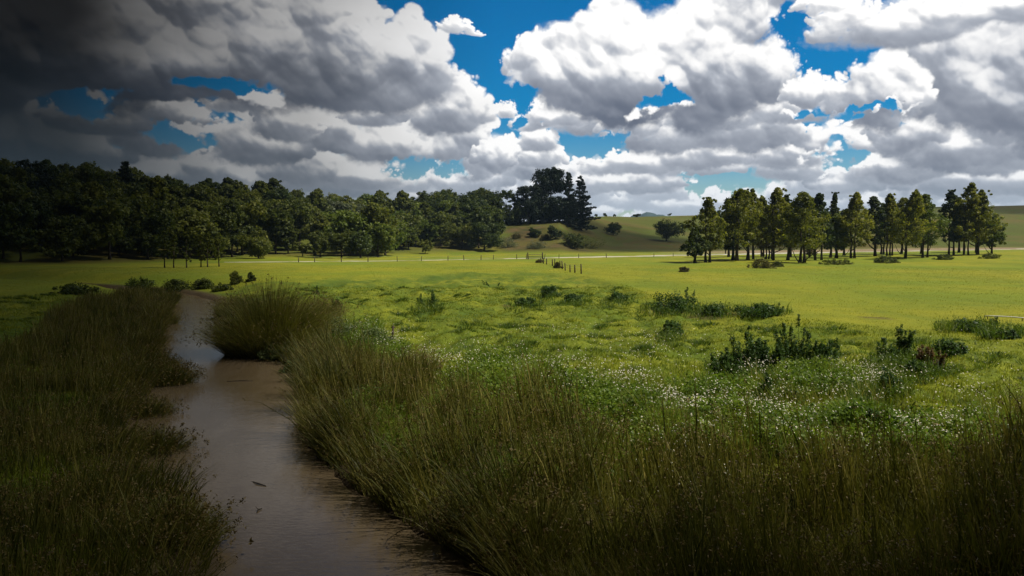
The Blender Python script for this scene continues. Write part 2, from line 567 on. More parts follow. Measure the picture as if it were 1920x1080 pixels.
def leaf_cards(cen, rad, per, size, rng, up=0.35, flat=0.75, aspect=0.6):
    """Many small leaf faces round the clump centres cen (N x 3) of radius rad, tilted outwards and upwards."""
    N = len(cen)
    d = rng.normal(size=(N, per, 3)); d /= np.linalg.norm(d, axis=2)[..., None] + 1e-9
    rr = rng.random((N, per, 1)) ** 0.45
    off = d * rr * rad[:, None, None]; off[..., 2] *= flat
    p = (cen[:, None, :] + off).reshape(-1, 3)
    nrm = d * 0.8 + rng.normal(size=d.shape) * 0.55; nrm[..., 2] += up
    nrm = nrm.reshape(-1, 3); nrm /= np.linalg.norm(nrm, axis=1)[:, None] + 1e-9
    a = np.cross(nrm, rng.normal(size=nrm.shape)); a /= np.linalg.norm(a, axis=1)[:, None] + 1e-9
    b = np.cross(nrm, a)
    s = (size * rng.uniform(0.55, 1.35, len(p)))[:, None]
    a = a * s * 0.5; b = b * s * 0.5 * aspect
    v = np.stack([p - a, p - b * 1.0 + a * 0.1, p + a, p + b], 1).reshape(-1, 3)
    q = np.arange(len(p) * 4).reshape(-1, 4)
    return v, q, None


# ------------------------------------------------------------------ terrain heights
T_PX = np.array([-900, 0, 200, 300, 480, 650, 760, 850, 930, 1050, 1150, 1300, 1500, 1700, 1920, 2600.])
T_FOOT = np.array([120, 128, 130, 140, 165, 165, 185, 195, 200, 190, 200, 215, 225, 235, 245, 260.])
T_CREST = np.array([290, 290, 290, 290, 285, 285, 285, 280, 272, 272, 420, 500, 520, 540, 600, 640.])
T_Z = np.array([16, 15, 14.5, 13.5, 11.5, 10.5, 9.5, 9.5, 9.8, 9.9, 15.6, 17.4, 19.6, 21.2, 23.2, 25.])
R_PX = np.array([-900, 900, 1300, 1600, 1920, 2600.]); R_Z = np.array([0, 0, 0.33, 0.78, 1.34, 1.9])
# far edge of the rough bank (before it the mown field begins): photograph rows seen on the flat
B_PX = np.array([-900, 0, 300, 600, 760, 900, 1040, 1130, 1200, 1300, 1480, 1700, 1920, 2600.])
B_PY = np.array([552, 548, 522, 520, 514, 508, 510, 524, 546, 574, 590, 604, 611, 640.])
B_D = CAM_Z * FPX / (B_PY - 450)
# the stream: left and right edge by distance
W_Y = np.array([-40, -15, 0, 5, 8, 11.2, 12, 13.4, 15.1, 17.3, 20.2, 24.4, 27.8, 30.8, 33.7, 37.3, 47.2, 61.6, 66, 72, 80, 100, 120.])
W_L = np.array([6, 2, -1.7, -2.9, -3.5, -4.2, -4.6, -5.3, -6.6, -8.3, -9.8, -11.0, -12.2, -13.5, -14.8, -16.3, -20.2, -25.6, -28.4, -34, -45, -80, -130.])
W_R = np.array([16, 9, 3.6, 1.8, 0.7, -0.5, -1.1, -2.1, -3.2, -4.3, -5.5, -6.3, -7.2, -9.0, -11.3, -13.8, -17.7, -22.9, -25.6, -30, -41, -75, -124.])
WATER_Z = -1.1


def px_of(x, y):
    return 960 + FPX * np.tan(np.clip(np.arctan2(x, y), -0.89, 0.83))


def stream_dist(x, y):
    """Distance outside the water's edge (negative in the stream), and to which side it lies."""
    xl = np.interp(y, W_Y, W_L); xr = np.interp(y, W_Y, W_R)
    sl = np.gradient(W_R, W_Y); k = 1 / np.sqrt(1 + np.interp(y, W_Y, sl) ** 2)
    dr = (x - xr) * k; dl = (xl - x) * k
    return np.maximum(dr, dl), dr > dl, dr


def sst(lo, hi, v):
    t = np.clip((v - lo) / (hi - lo), 0, 1)
    return t * t * (3 - 2 * t)


def ground_z(x, y):
    x = np.asarray(x, float); y = np.asarray(y, float)
    d = np.hypot(x, y)
    px = px_of(x, y)
    z = np.interp(px, R_PX, R_Z) * sst(120, 200, d)
    foot = np.interp(px, T_PX, T_FOOT); crest = np.interp(px, T_PX, T_CREST); zc = np.interp(px, T_PX, T_Z)
    z = z + zc * sst(foot, crest, d) * (1 - 0.75 * sst(crest * 1.15, crest * 5, d))
    z = z + fbm(x * 0.011 + 5, y * 0.011, 1201, 3) * 1.3 * sst(foot, foot * 1.4, d) * (1 - 0.5 * sst(crest * 0.85, crest, d))
    z = z + fbm(x * 0.07, y * 0.07, 1210, 3) * 0.10
    # the rough bank lies lower than the mown field and is hummocky
    bd = np.interp(px, B_PX, B_D)
    rough = 1 - sst(bd * 0.90 - 1.5, bd * 1.03, d)
    hum = fbm(x * 0.55, y * 0.55, 1220, 4, 0.5, billow=True)
    big = fbm(x * 0.16, y * 0.16, 1230, 3)
    z = z + rough * (-0.20 + 0.25 * hum + 0.26 * big)
    s, right, dr = stream_dist(x, y)
    s = s + 0.25 * fbm(x * 0.8, y * 0.8, 1240, 3)
    low = -0.85 + (z + 0.85) * sst(1.0, 6.5, s)
    prof = np.where(s < 0.5, -1.75 + 0.85 * sst(-0.9, 0.5, s), low)
    k = sst(0.1, 0.9, s)
    zz = np.where(s < 0.1, -1.75 + 0.85 * sst(-0.9, 0.5, s), prof * k + (1 - k) * (-1.75 + 0.85 * sst(-0.9, 0.5, s)))
    near = (y < 118) & (y > -40)
    z = np.where(near & (s < 7.0), np.minimum(zz, z + 0.0) * 1.0, z)
    return z


def gz(x, y): return float(ground_z(np.array([x]), np.array([y]))[0])


def stand(px, py):
    """Where the line of sight through a pixel meets the ground."""
    u, y, w = ray(px, py)
    t = np.concatenate([np.arange(5, 120, 0.25), np.arange(120, 900, 1.0)])
    g = ground_z(u * t, y * t); r = CAM_Z + w * t
    hit = np.nonzero(r < g)[0]
    k = t[hit[0]] if len(hit) else 300.0
    return u * k, y * k, gz(u * k, y * k)


# ------------------------------------------------------------------ ground sheet
def make_ground():
    front = np.radians(np.arange(-46, 46.01, 0.2))
    rest = np.radians(np.arange(50, 311, 4.0))
    th = np.concatenate([front, rest])
    nr = 500
    r = 1.2 * (3100 / 1.2) ** (np.linspace(0, 1, nr))
    TH, R = np.meshgrid(th, r)
    X, Y = np.sin(TH) * R, np.cos(TH) * R
    Z = ground_z(X.ravel(), Y.ravel()).reshape(X.shape)
    nt = len(th)
    v = np.stack([X, Y, Z], -1).reshape(-1, 3)
    v = np.concatenate([v, [[0, 0, -1.75]]])
    i = np.arange(nr - 1)[:, None] * nt; j = np.arange(nt)[None, :]; j2 = (j + 1) % nt
    q = np.stack([i + j, i + j2, i + nt + j2, i + nt + j], -1).reshape(-1, 4)[:, ::-1]
    c = len(v) - 1
    tr = np.stack([np.arange(nt), np.full(nt, c), (np.arange(nt) + 1) % nt], -1)[:, ::-1]
    tr = tr[:, ::-1]
    me = mesh_np("ground", v, q, tr, None, smooth=True)
    x, y = v[:, 0], v[:, 1]; d = np.hypot(x, y); px = px_of(x, y)
    bd = np.interp(px, B_PX, B_D)
    field = sst(bd * 0.93 - 0.5, bd * 1.02, d + 1.5 * fbm(x * 0.3, y * 0.3, 1300, 3))
    foot = np.interp(px, T_PX, T_FOOT)
    hill = sst(foot * 1.0, foot * 1.12, d)
    s, right, dr = stream_dist(x, y)
    mud = (1 - sst(0.4, 1.6, s)) * (y < 118) * (y > -40)
    bare = sst(1200, 1420, px) * sst(foot * 0.90, foot * 0.93, d) * (1 - sst(foot * 1.05, foot * 1.10, d))
    # broken brown bank on the knoll below the pines
    bank = sst(930, 960, px) * (1 - sst(1090, 1130, px)) * sst(205, 215, d) * (1 - sst(245, 258, d)) * sst(-0.1, 0.5, fbm(x * 0.06, y * 0.06, 1310, 4) + 0.35)
    scar = np.zeros_like(x)
    for (qx, qy, rr) in ((1250, 585, 1.6), (1340, 592, 1.8), (1420, 594, 1.6), (1180, 577, 1.0), (960, 572, 0.8), (1640, 600, 0.9)):
        gx, gy = at(qx, qy, -0.1)
        scar = np.maximum(scar, 1 - sst(0.3, 1.0, np.hypot((x - gx) / rr, (y - gy) / (rr * 0.9)) + 0.4 * fbm(x * 1.2, y * 1.2, 1320, 3)))
    for nm, a in (('field', field), ('hill', hill), ('mud', np.maximum(mud, scar * 0.8)), ('bare', bare), ('bank', bank)):
        at_ = me.attributes.new(nm, 'FLOAT', 'POINT'); at_.data.foreach_set('value', a.astype(np.float32))
    return me


def attr(nm):
    n = S.tree.nodes.new('ShaderNodeAttribute'); n.attribute_name = nm
    return S(n.outputs['Fac'])


mat_ground = new_mat("grassland")
pos = position()
n_big = noise(pos, 0.045, 4.0, 0.55)
n_mid = noise(pos, 0.35, 4.0, 0.6)
n_fine = noise(pos, 2.6, 5.0, 0.65)
n_patch = noise(VM('MULTIPLY', pos, (1.0, 0.45, 1.0)), 0.11, 5.0, 0.62, 0.6)
n_tuft = noise(pos, 9.0, 4.0, 0.65)
field_c = mixc(ramp(n_mid, 0.3, 0.7), (0.182, 0.190, 0.012), (0.250, 0.240, 0.016))
field_c = mixc(ramp(n_big, 0.40, 0.66), field_c, (0.150, 0.195, 0.014))
field_c = mixc(ramp(n_patch, 0.46, 0.66, 0.0, 0.75), field_c, (0.125, 0.165, 0.014))
field_c = mixc(ramp(n_patch, 0.44, 0.26, 0.0, 0.6), field_c, (0.265, 0.245, 0.030))
n_pat2 = noise(pos, 0.9, 4.0, 0.65)
field_c = mixc(ramp(n_pat2, 0.56, 0.70, 0.0, 0.5), field_c, (0.105, 0.145, 0.014))
field_c = mixc(ramp(n_fine, 0.50, 0.78, 0.0, 0.55), field_c, (0.110, 0.135, 0.008))
field_c = mixc(ramp(n_tuft, 0.55, 0.8, 0.0, 0.45), field_c, (0.085, 0.105, 0.008))
rough_c = mixc(ramp(n_mid, 0.35, 0.68), (0.100, 0.140, 0.011), (0.210, 0.220, 0.016))
rough_c = mixc(ramp(n_patch, 0.48, 0.64, 0.0, 0.8), rough_c, (0.060, 0.105, 0.012))
rough_c = mixc(ramp(n_patch, 0.42, 0.28, 0.0, 0.7), rough_c, (0.215, 0.190, 0.035))
rough_c = mixc(ramp(n_fine, 0.42, 0.72, 0.0, 0.7), rough_c, (0.045, 0.075, 0.010))
rough_c = mixc(ramp(n_tuft, 0.50, 0.80, 0.0, 0.6), rough_c, (0.120, 0.125, 0.025))
hn = noise(pos, 0.022, 4.0, 0.6)
hill_c = mixc(ramp(hn, 0.38, 0.62), (0.078, 0.088, 0.012), (0.112, 0.090, 0.021))
hill_c = mixc(ramp(n_patch, 0.50, 0.62, 0.0, 0.7), hill_c, (0.080, 0.105, 0.012))
hill_c = mixc(ramp(n_mid, 0.45, 0.75, 0.0, 0.5), hill_c, (0.052, 0.070, 0.010))
col = mixc(attr('field'), rough_c, field_c)
col = mixc(attr('hill'), col, hill_c)
bare_c = mixc(ramp(n_mid, 0.3, 0.7), (0.20, 0.150, 0.080), (0.27, 0.200, 0.120))
col = mixc(attr('bare'), col, bare_c)
bank_c = mixc(ramp(n_mid, 0.35, 0.65), (0.050, 0.052, 0.014), (0.115, 0.078, 0.032))
col = mixc(attr('bank'), col, bank_c)
mud_c = mixc(n_fine, (0.055, 0.040, 0.022), (0.105, 0.075, 0.040))
col = mixc(attr('mud'), col, mud_c)
out(principled(col, 0.9, 0.12, bump(n_fine + n_tuft * 0.5, 0.9, 0.12)))

ground = link("ground", make_ground(), kind="structure")
ground.data.materials.append(mat_ground)

# the pale track along the far side of the field
TR_PX = np.array([-60, 300, 560, 760, 880, 960, 1200, 1400, 1600, 1920, 2300.])
TR_PY = np.array([496, 493, 491.5, 489.5, 487, 485.5, 481.5, 477.5, 473.5, 467.5, 462.])


def make_track():
    pxs = np.arange(420, 2300, 8.0)
    V = []
    for p in pxs:
        x, y, z = stand(p, float(np.interp(p, TR_PX, TR_PY)))
        d = hypot(x, y)
        w = 1.6 + 8.5 * float(sst(900, 1500, np.array(p)))
        for k, hh in ((0, 0.012), (0.3, 0.05), (1, 0.06)):
            f = (d + w * k) / d
            V.append((x * f, y * f, gz(x * f, y * f) + hh))
    n = len(pxs)
    Q = [(3 * i + k, 3 * i + 3 + k, 3 * i + 4 + k, 3 * i + 1 + k) for i in range(n - 1) for k in (0, 1)]
    m = new_mat("pale_gravel")
    nn = noise(position(), 0.12, 5.0, 0.65)
    n2 = noise(position(), 1.5, 4.0, 0.6)
    c = mixc(ramp(nn, 0.36, 0.55), (0.20, 0.20, 0.07), (0.46, 0.43, 0.34))
    c = mixc(ramp(n2, 0.45, 0.8, 0, 0.5), c, (0.28, 0.25, 0.17))
    out(principled(c, 0.9, 0.15))
    return mesh_np("track", V, Q, None, m, smooth=True)


link("track", make_track(), kind="structure")


# the muddy stream
def make_water():
    ys = np.concatenate([np.arange(-38, 30, 0.5), np.arange(30, 119, 1.0)])
    V, Q = [], []
    for y in ys:
        a, b = float(np.interp(y, W_Y, W_L)) - 0.9, float(np.interp(y, W_Y, W_R)) + 0.9
        for k in range(7): V.append((a + (b - a) * k / 6, y, WATER_Z))
    for i in range(len(ys) - 1):
        for k in range(6): Q.append((i * 7 + k, i * 7 + k + 1, i * 7 + 8 + k, i * 7 + 7 + k))
    m = new_mat("muddy_water")
    p = position()
    wv = noise(VM('MULTIPLY', p, (0.9, 0.45, 1)), 1.3, 4.0, 0.6, 0.4)
    rp = noise(VM('MULTIPLY', p, (1, 2.2, 1)), 5.5, 4.0, 0.6, 0.3)
    c = mixc(ramp(wv, 0.35, 0.65), (0.150, 0.108, 0.058), (0.178, 0.132, 0.078))
    sh = principled(c, 0.09, 0.5, bump(rp * 0.5 + wv, 0.12, 0.05))
    out(sh)
    return mesh_np("stream", V, Q, None, m, smooth=True)


link("stream", make_water(), kind="structure")

# ------------------------------------------------------------------ grass and reeds
def polar_points(n, d0, d1, px0, px1, power=1.0):
    u = RNG.random(n)
    d = d0 + (d1 - d0) * u ** power
    px = RNG.uniform(px0, px1, n)
    a = np.arctan((px - 960) / FPX)
    return np.sin(a) * d, np.cos(a) * d, d, px


mat_grass = leaf_mat("rough_grass_blades", (0.055, 0.098, 0.009), (0.185, 0.220, 0.013), (0.360, 0.345, 0.034), 0.45, 0.55)
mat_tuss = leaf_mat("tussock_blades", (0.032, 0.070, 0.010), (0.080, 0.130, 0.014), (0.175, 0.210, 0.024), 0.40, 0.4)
mat_field = leaf_mat("short_field_grass", (0.14, 0.17, 0.012), (0.22, 0.23, 0.015), (0.29, 0.28, 0.022), 0.40, 0.12)
mat_lush = leaf_mat("lush_bank_herbs", (0.050, 0.100, 0.012), (0.130, 0.200, 0.018), (0.26, 0.30, 0.036), 0.45, 0.6)
mat_tall = leaf_mat("tall_grass_blades", (0.060, 0.075, 0.011), (0.185, 0.182, 0.022), (0.380, 0.320, 0.080), 0.40, 0.9)
mat_rush = leaf_mat("rush_stems", (0.034, 0.044, 0.010), (0.120, 0.122, 0.020), (0.300, 0.245, 0.060), 0.30, 0.7)
mat_head = leaf_mat("rush_flower_heads", (0.060, 0.042, 0.012), (0.130, 0.092, 0.024), (0.230, 0.175, 0.055), 0.25, 1.0)
mat_petal = plain_mat("daisy_petals", (0.52, 0.51, 0.43), (0.66, 0.65, 0.57), 3.0, 0.7)
mat_eye = plain_mat("daisy_eye", (0.55, 0.34, 0.02), (0.62, 0.40, 0.03), 3.0, 0.8)


def grass_blades(x, y, hmin, hmax, wbase, wd, seg=2, lean=0.45, far_short=0.0):
    n = len(x)
    z = ground_z(x, y) - 0.02
    d = np.hypot(x, y)
    clump = 0.55 + 0.9 * np.clip(fbm(x * 0.9, y * 0.9, 1400, 3) + 0.45, 0, 1)
    H = RNG.uniform(hmin, hmax, n) * clump * (1 - far_short * sst(18, 30, d))
    W = (wbase + wd * d) * RNG.uniform(0.7, 1.3, n)
    return blades_arr(np.stack([x, y, z], 1), H, W, RNG.uniform(0, pi, n), RNG.uniform(-0.1, lean, n), RNG.uniform(0.1, 0.6, n), RNG.uniform(0, 2 * pi, n), seg)


def edge_d(px): return np.interp(px, B_PX, B_D)


# rough grass of the bank
x, y, d, px = polar_points(400000, 10.0, 66, -260, 2180, 1.15)
s, right, dr = stream_dist(x, y)
keep = (s > 0.9) & (d < edge_d(px) * 1.02)
x, y = x[keep], y[keep]
v, q, t = grass_blades(x, y, 0.10, 0.32, 0.008, 0.00042, far_short=0.55)
link("rough_grass", mesh_np("rough_grass", v, q, t, mat_grass), kind="stuff")

# darker tussocks scattered over the rough bank
tx, ty, td, tpx = polar_points(1500, 13, 64, -240, 2160, 1.0)
s, right, dr = stream_dist(tx, ty)
keep = (s > 1.2) & (td < edge_d(tpx) * 1.03) & (fbm(tx * 0.22, ty * 0.22, 1450, 3) > -0.15)
tx, ty = tx[keep], ty[keep]
m = 130
rr = np.repeat(RNG.uniform(0.10, 0.42, len(tx)), m)
a = RNG.uniform(0, 2 * pi, len(tx) * m); k = RNG.random(len(tx) * m) ** 0.6
x = np.repeat(tx, m) + np.cos(a) * k * rr * 1.5; y = np.repeat(ty, m) + np.sin(a) * k * rr
z = ground_z(x, y) - 0.02
H = np.repeat(RNG.uniform(0.14, 0.36, len(tx)), m) * RNG.uniform(0.6, 1.1, len(x)) * (1.1 - 0.5 * k)
W = (0.007 + 0.00040 * np.hypot(x, y)) * RNG.uniform(0.7, 1.3, len(x))
v, q, t = blades_arr(np.stack([x, y, z], 1), H, W, RNG.uniform(0, pi, len(x)), 0.1 + 0.5 * k, RNG.uniform(0.1, 0.5, len(x)), a, 2)
link("tussock_grass", mesh_np("tussock_grass", v, q, t, mat_tuss), kind="stuff")

# the short grass of the mown field
x, y, d, px = polar_points(200000, 30, 120, -200, 2120, 1.2)
s, right, dr = stream_dist(x, y)
keep = (s > 1.0) & (d > edge_d(px) * 0.97)
x, y = x[keep], y[keep]
v, q, t = grass_blades(x, y, 0.04, 0.085, 0.010, 0.00050, 1, 0.8)
link("field_grass", mesh_np("field_grass", v, q, t, mat_field), kind="stuff")

# rushes: stems with brown heads, on both banks
RB_Y = np.array([6, 9, 12, 13, 14.5, 17, 20, 24, 28, 31, 33])
RB_W = np.array([13, 13, 11.5, 6.5, 5.6, 4.9, 3.8, 2.7, 1.6, 0.8, 0.1])


def rush_mesh(name, x, y, hmin, hmax, edge_dist, lean_out):
    n = len(x)
    z = ground_z(x, y) - 0.05
    tall = 0.55 + 0.75 * np.clip(fbm(x * 0.7, y * 0.7, 1500, 4) + 0.42, 0, 1)
    H = RNG.uniform(hmin, hmax, n) * tall
    W = RNG.uniform(0.007, 0.015, n) + 0.00028 * np.hypot(x, y)
    coarse = RNG.random(n) < 0.16
    W = np.where(coarse, W * 1.9, W); H = np.where(coarse, H * 1.22, H)
    near_w = np.clip(1 - edge_dist / 1.6, 0, 1)
    ld = np.where(RNG.random(n) < 0.35 + 0.5 * near_w, lean_out + RNG.normal(0, 0.6, n), RNG.uniform(0, 2 * pi, n))
    lean = RNG.uniform(0.0, 0.18, n)  + near_w * RNG.uniform(0.0, 0.55, n)
    curve = RNG.uniform(0.0, 0.25, n) + near_w * RNG.uniform(0, 0.25, n)
    P = np.stack([x, y, z], 1)
    v, q, t = blades_arr(P, H, W, RNG.uniform(0, pi, n), lean, curve, ld, 3)
    has = RNG.random(n) < 0.24
    k = RNG.uniform(0.82, 0.97, n)
    off = H * (lean * k + curve * k * k); zz = H * (k - 0.35 * np.abs(lean + curve * k) * k * k)
    c = np.stack([x + np.cos(ld) * off, y + np.sin(ld) * off, z + zz], 1)[has]
    hv, hq, _ = leaf_cards(c, np.full(len(c), 0.050), 8, 0.042, RNG, 0.2, 1.2, 0.4)
    V, Q, T, MI = merge([(v, q, t, 0), (hv, hq, None, 1)])
    return mesh_np(name, V, Q, T, [mat_rush, mat_head], matidx=MI)


def field_points(n, y0, y1, fx):
    y = RNG.uniform(y0, y1, n); return fx(y, RNG.random(n)), y


yy = 6.5 + 26 * RNG.random(150000) ** 1.35
ww = np.interp(yy, RB_Y, RB_W)
keep = RNG.random(len(yy)) < np.clip(ww / 13, 0, 1)
yy, ww = yy[keep], ww[keep]
xx = np.interp(yy, W_Y, W_R) + 0.1 + ww * RNG.random(len(yy)) ** 1.1 * RNG.uniform(0.8, 1.12, len(yy))
den = fbm(xx * 0.55, yy * 0.55, 1600, 4)
keep = (RNG.random(len(yy)) < np.clip(0.68 + 1.3 * den, 0.06, 1)) & (np.hypot(xx, yy) > 6.5)
xx, yy = xx[keep], yy[keep]
s, right, dr = stream_dist(xx, yy)
link("rushes", rush_mesh("rushes", xx, yy, 0.75, 1.5, s, pi), kind="stuff")

yy = 7.5 + 54 * RNG.random(110000) ** 1.1
wl = np.interp(yy, [7, 12, 20, 28, 32, 40, 50, 62], [5.5, 5.5, 6.0, 5.5, 5.0, 5.5, 5, 3.0])
xx = np.interp(yy, W_Y, W_L) - 0.1 - wl * RNG.random(len(yy)) ** 1.1
den = fbm(xx * 0.45, yy * 0.45, 1620, 4)
keep = RNG.random(len(yy)) < np.clip(0.6 + 1.2 * den, 0.05, 1)
xx, yy = xx[keep], yy[keep]
s, right, dr = stream_dist(xx, yy)
link("rushes", rush_mesh("rushes_far_bank", xx, yy, 0.50, 0.95, s, 0.0), kind="stuff")

# tall loose grass that fills the rush bed and the ground behind it
x, y, d, px = polar_points(95000, 6.5, 22, 380, 2180, 1.0)
s, right, dr = stream_dist(x, y)
keep = (dr > 0.25) & (RNG.random(len(x)) < np.clip(0.9 - (d - 14) / 9, 0.1, 1)) & (RNG.random(len(x)) < np.clip(0.6 + fbm(x * 0.5, y * 0.5, 1650, 3), 0.1, 1))
x, y = x[keep], y[keep]
v, q, t = grass_blades(x, y, 0.35, 0.85, 0.005, 0.00030, 3, 0.3)
link("tall_grass", mesh_np("tall_grass", v, q, t, mat_tall), kind="stuff")

# lush green herbs behind the rushes
lush_c = [(1000, 770, 150, 40), (880, 760, 110, 40), (1120, 800, 130, 40), (1260, 830, 160, 40), (940, 710, 110, 26), (1480, 850, 200, 40), (1750, 860, 220, 40), (700, 650, 70, 16), (640, 620, 80, 16), (1330, 760, 90, 22), (1540, 740, 90, 22), (820, 820, 110, 50), (1020, 880, 150, 50), (700, 760, 60, 40)]
L = []
for (qx, qy, rx, ry) in lush_c:
    n = int(rx * ry * 1.1)
    a = RNG.uniform(0, 2 * pi, n); r = RNG.random(n) ** 0.5
    pxs, pys = qx + np.cos(a) * r * rx, qy + np.sin(a) * r * ry
    w = (450 - pys) / FPX
    dd = -(CAM_Z + 0.3) / w
    L.append(np.stack([(pxs - 960) / FPX * dd, dd], 1))
L = np.concatenate(L)
x, y = L[:, 0], L[:, 1]
s, right, dr = stream_dist(x, y)
keep = s > 0.6; x, y = x[keep], y[keep]
v, q, t = grass_blades(x, y, 0.35, 0.70, 0.012, 0.0005, 2, 0.5)
zz = ground_z(x, y)
cc = np.stack([x, y, zz + RNG.uniform(0.15, 0.55, len(x))], 1)[::2]
hv, hq, _ = leaf_cards(cc, np.full(len(cc), 0.10), 4, 0.075, RNG, 0.5, 0.8, 0.6)
V, Q, T, MI = merge([(v, q, t), (hv, hq, None)])
link("bank_herbs", mesh_np("bank_herbs", V, Q, T, mat_lush), kind="stuff")

# rank dark growth round the feet of the weeds and bushes
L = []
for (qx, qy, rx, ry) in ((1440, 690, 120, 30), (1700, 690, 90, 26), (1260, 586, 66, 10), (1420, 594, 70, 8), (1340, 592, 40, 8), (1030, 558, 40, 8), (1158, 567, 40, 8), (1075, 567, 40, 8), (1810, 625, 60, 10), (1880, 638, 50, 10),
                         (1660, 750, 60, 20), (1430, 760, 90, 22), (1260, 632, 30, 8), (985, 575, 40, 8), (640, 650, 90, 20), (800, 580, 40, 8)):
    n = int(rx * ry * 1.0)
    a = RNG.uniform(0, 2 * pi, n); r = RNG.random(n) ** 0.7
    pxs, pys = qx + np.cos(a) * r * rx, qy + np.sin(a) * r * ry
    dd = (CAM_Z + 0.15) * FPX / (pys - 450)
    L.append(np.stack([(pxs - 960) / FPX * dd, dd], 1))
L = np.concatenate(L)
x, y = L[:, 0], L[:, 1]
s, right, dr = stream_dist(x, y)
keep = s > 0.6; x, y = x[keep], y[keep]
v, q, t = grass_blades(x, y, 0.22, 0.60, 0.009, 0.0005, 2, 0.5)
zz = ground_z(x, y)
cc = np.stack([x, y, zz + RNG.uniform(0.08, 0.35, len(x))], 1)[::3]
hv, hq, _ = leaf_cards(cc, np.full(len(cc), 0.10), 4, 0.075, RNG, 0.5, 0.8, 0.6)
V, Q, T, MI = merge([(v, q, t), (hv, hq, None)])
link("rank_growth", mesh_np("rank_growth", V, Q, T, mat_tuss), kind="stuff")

# drifts of white daisies
drifts = [(880, 655, 70, 22, 520), (990, 680, 90, 20, 620), (1110, 715, 110, 26, 800), (1270, 745, 110, 30, 1300), (1400, 785, 120, 30, 1200), (1560, 812, 130, 30, 800), (1760, 800, 140, 36, 1100), (1880, 815, 100, 36, 1000),
          (1610, 690, 60, 30, 800), (1450, 700, 130, 40, 420), (650, 598, 70, 10, 420), (720, 612, 60, 12, 320), (800, 645, 70, 20, 420), (1230, 640, 160, 40, 260), (1050, 610, 120, 30, 160), (1700, 740, 200, 70, 420),
          (1330, 800, 240, 60, 900), (1150, 690, 200, 60, 420), (1480, 760, 250, 50, 800), (1850, 700, 120, 80, 200), (560, 650, 60, 26, 160)]
L = []
for (qx, qy, rx, ry, n) in drifts:
    n = int(n * 1.5)
    a = RNG.normal(0, 0.55, n); b = RNG.normal(0, 0.55, n)
    pxs, pys = qx + a * rx, qy + b * ry
    dd = (CAM_Z - 0.25) * FPX / (pys - 450)
    L.append(np.stack([(pxs - 960) / FPX * dd, dd], 1))
L = np.concatenate(L)
x, y = L[:, 0], L[:, 1]
s, right, dr = stream_dist(x, y)
keep = (s > 0.8) & (y > 11) & (RNG.random(len(x)) < np.clip(0.55 + 1.3 * fbm(x * 0.8, y * 0.8, 1660, 3), 0.04, 1)); x, y = x[keep], y[keep]
n = len(x)
z = ground_z(x, y)
H = RNG.uniform(0.28, 0.62, n)
ld = RNG.uniform(0, 2 * pi, n); ln = RNG.uniform(0, 0.25, n)
sv, sq, stt = blades_arr(np.stack([x, y, z], 1), H, np.full(n, 0.006), RNG.uniform(0, pi, n), ln, np.zeros(n), ld, 1)
hx, hy, hz = x + np.cos(ld) * H * ln, y + np.sin(ld) * H * ln, z + H * (1 - 0.35 * ln)
nrm = np.stack([RNG.normal(0.25, 0.4, n), RNG.normal(-0.25, 0.4, n), np.ones(n)], 1); nrm /= np.linalg.norm(nrm, axis=1)[:, None]
a = np.cross(nrm, np.array([0.3, 1, 0.1])); a /= np.linalg.norm(a, axis=1)[:, None]; b = np.cross(nrm, a)
R = RNG.uniform(0.011, 0.021, n)[:, None]
cen = np.stack([hx, hy, hz], 1)
ang = np.arange(10) * 2 * pi / 10
ring = np.stack([cen + (a * cos(k) + b * sin(k)) * R * (1.0 if i % 2 == 0 else 0.72) for i, k in enumerate(ang)], 1)
pv = np.concatenate([ring, (cen + nrm * 0.004)[:, None]], 1).reshape(-1, 3)
base = np.arange(n)[:, None] * 11
pt = np.concatenate([np.concatenate([base + k, base + (k + 1) % 10, base + 10], 1) for k in range(10)])
ev = np.stack([cen + nrm * 0.009 + (a * cos(k) + b * sin(k)) * R * 0.32 for k in np.arange(5) * 2 * pi / 5], 1)
ev = np.concatenate([ev, (cen + nrm * 0.012)[:, None]], 1).reshape(-1, 3)
base = np.arange(n)[:, None] * 6
et = np.concatenate([np.concatenate([base + k, base + (k + 1) % 5, base + 5], 1) for k in range(5)])
V, Q, T, MI = merge([(sv, None, stt, 0), (pv, None, pt, 1), (ev, None, et, 2)])
link("white_daisies", mesh_np("white_daisies", V, Q, T, [mat_lush, mat_petal, mat_eye], matidx=MI), kind="stuff")

# ------------------------------------------------------------------ trees
mat_bark = plain_mat("grey_bark", (0.045, 0.036, 0.026), (0.085, 0.070, 0.052), 5.0, 0.95, 0.1, 0.4)
leaf_a = leaf_mat("tree_leaves_olive", (0.040, 0.056, 0.008), (0.155, 0.170, 0.014), (0.370, 0.345, 0.030), 0.50, 0.8, objvar=0.22)
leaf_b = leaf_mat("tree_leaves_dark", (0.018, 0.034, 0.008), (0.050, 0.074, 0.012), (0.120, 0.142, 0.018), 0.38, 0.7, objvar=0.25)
leaf_c = leaf_mat("tree_leaves_bronze", (0.030, 0.032, 0.008), (0.080, 0.072, 0.014), (0.150, 0.125, 0.025), 0.34, 0.8)
leaf_p = leaf_mat("pine_needles", (0.006, 0.015, 0.006), (0.014, 0.028, 0.010), (0.030, 0.046, 0.016), 0.18, 0.6)
leaf_y = leaf_mat("tree_leaves_light", (0.045, 0.072, 0.010), (0.100, 0.140, 0.014), (0.170, 0.190, 0.025), 0.38, 0.7, objvar=0.25)
leaf_g = leaf_mat("tree_leaves_silvery", (0.050, 0.066, 0.030), (0.100, 0.120, 0.055), (0.200, 0.210, 0.120), 0.30, 0.8)
leaf_f = leaf_mat("forest_leaves", (0.030, 0.046, 0.008), (0.090, 0.110, 0.015), (0.200, 0.205, 0.028), 0.42, 0.6, objvar=0.45)


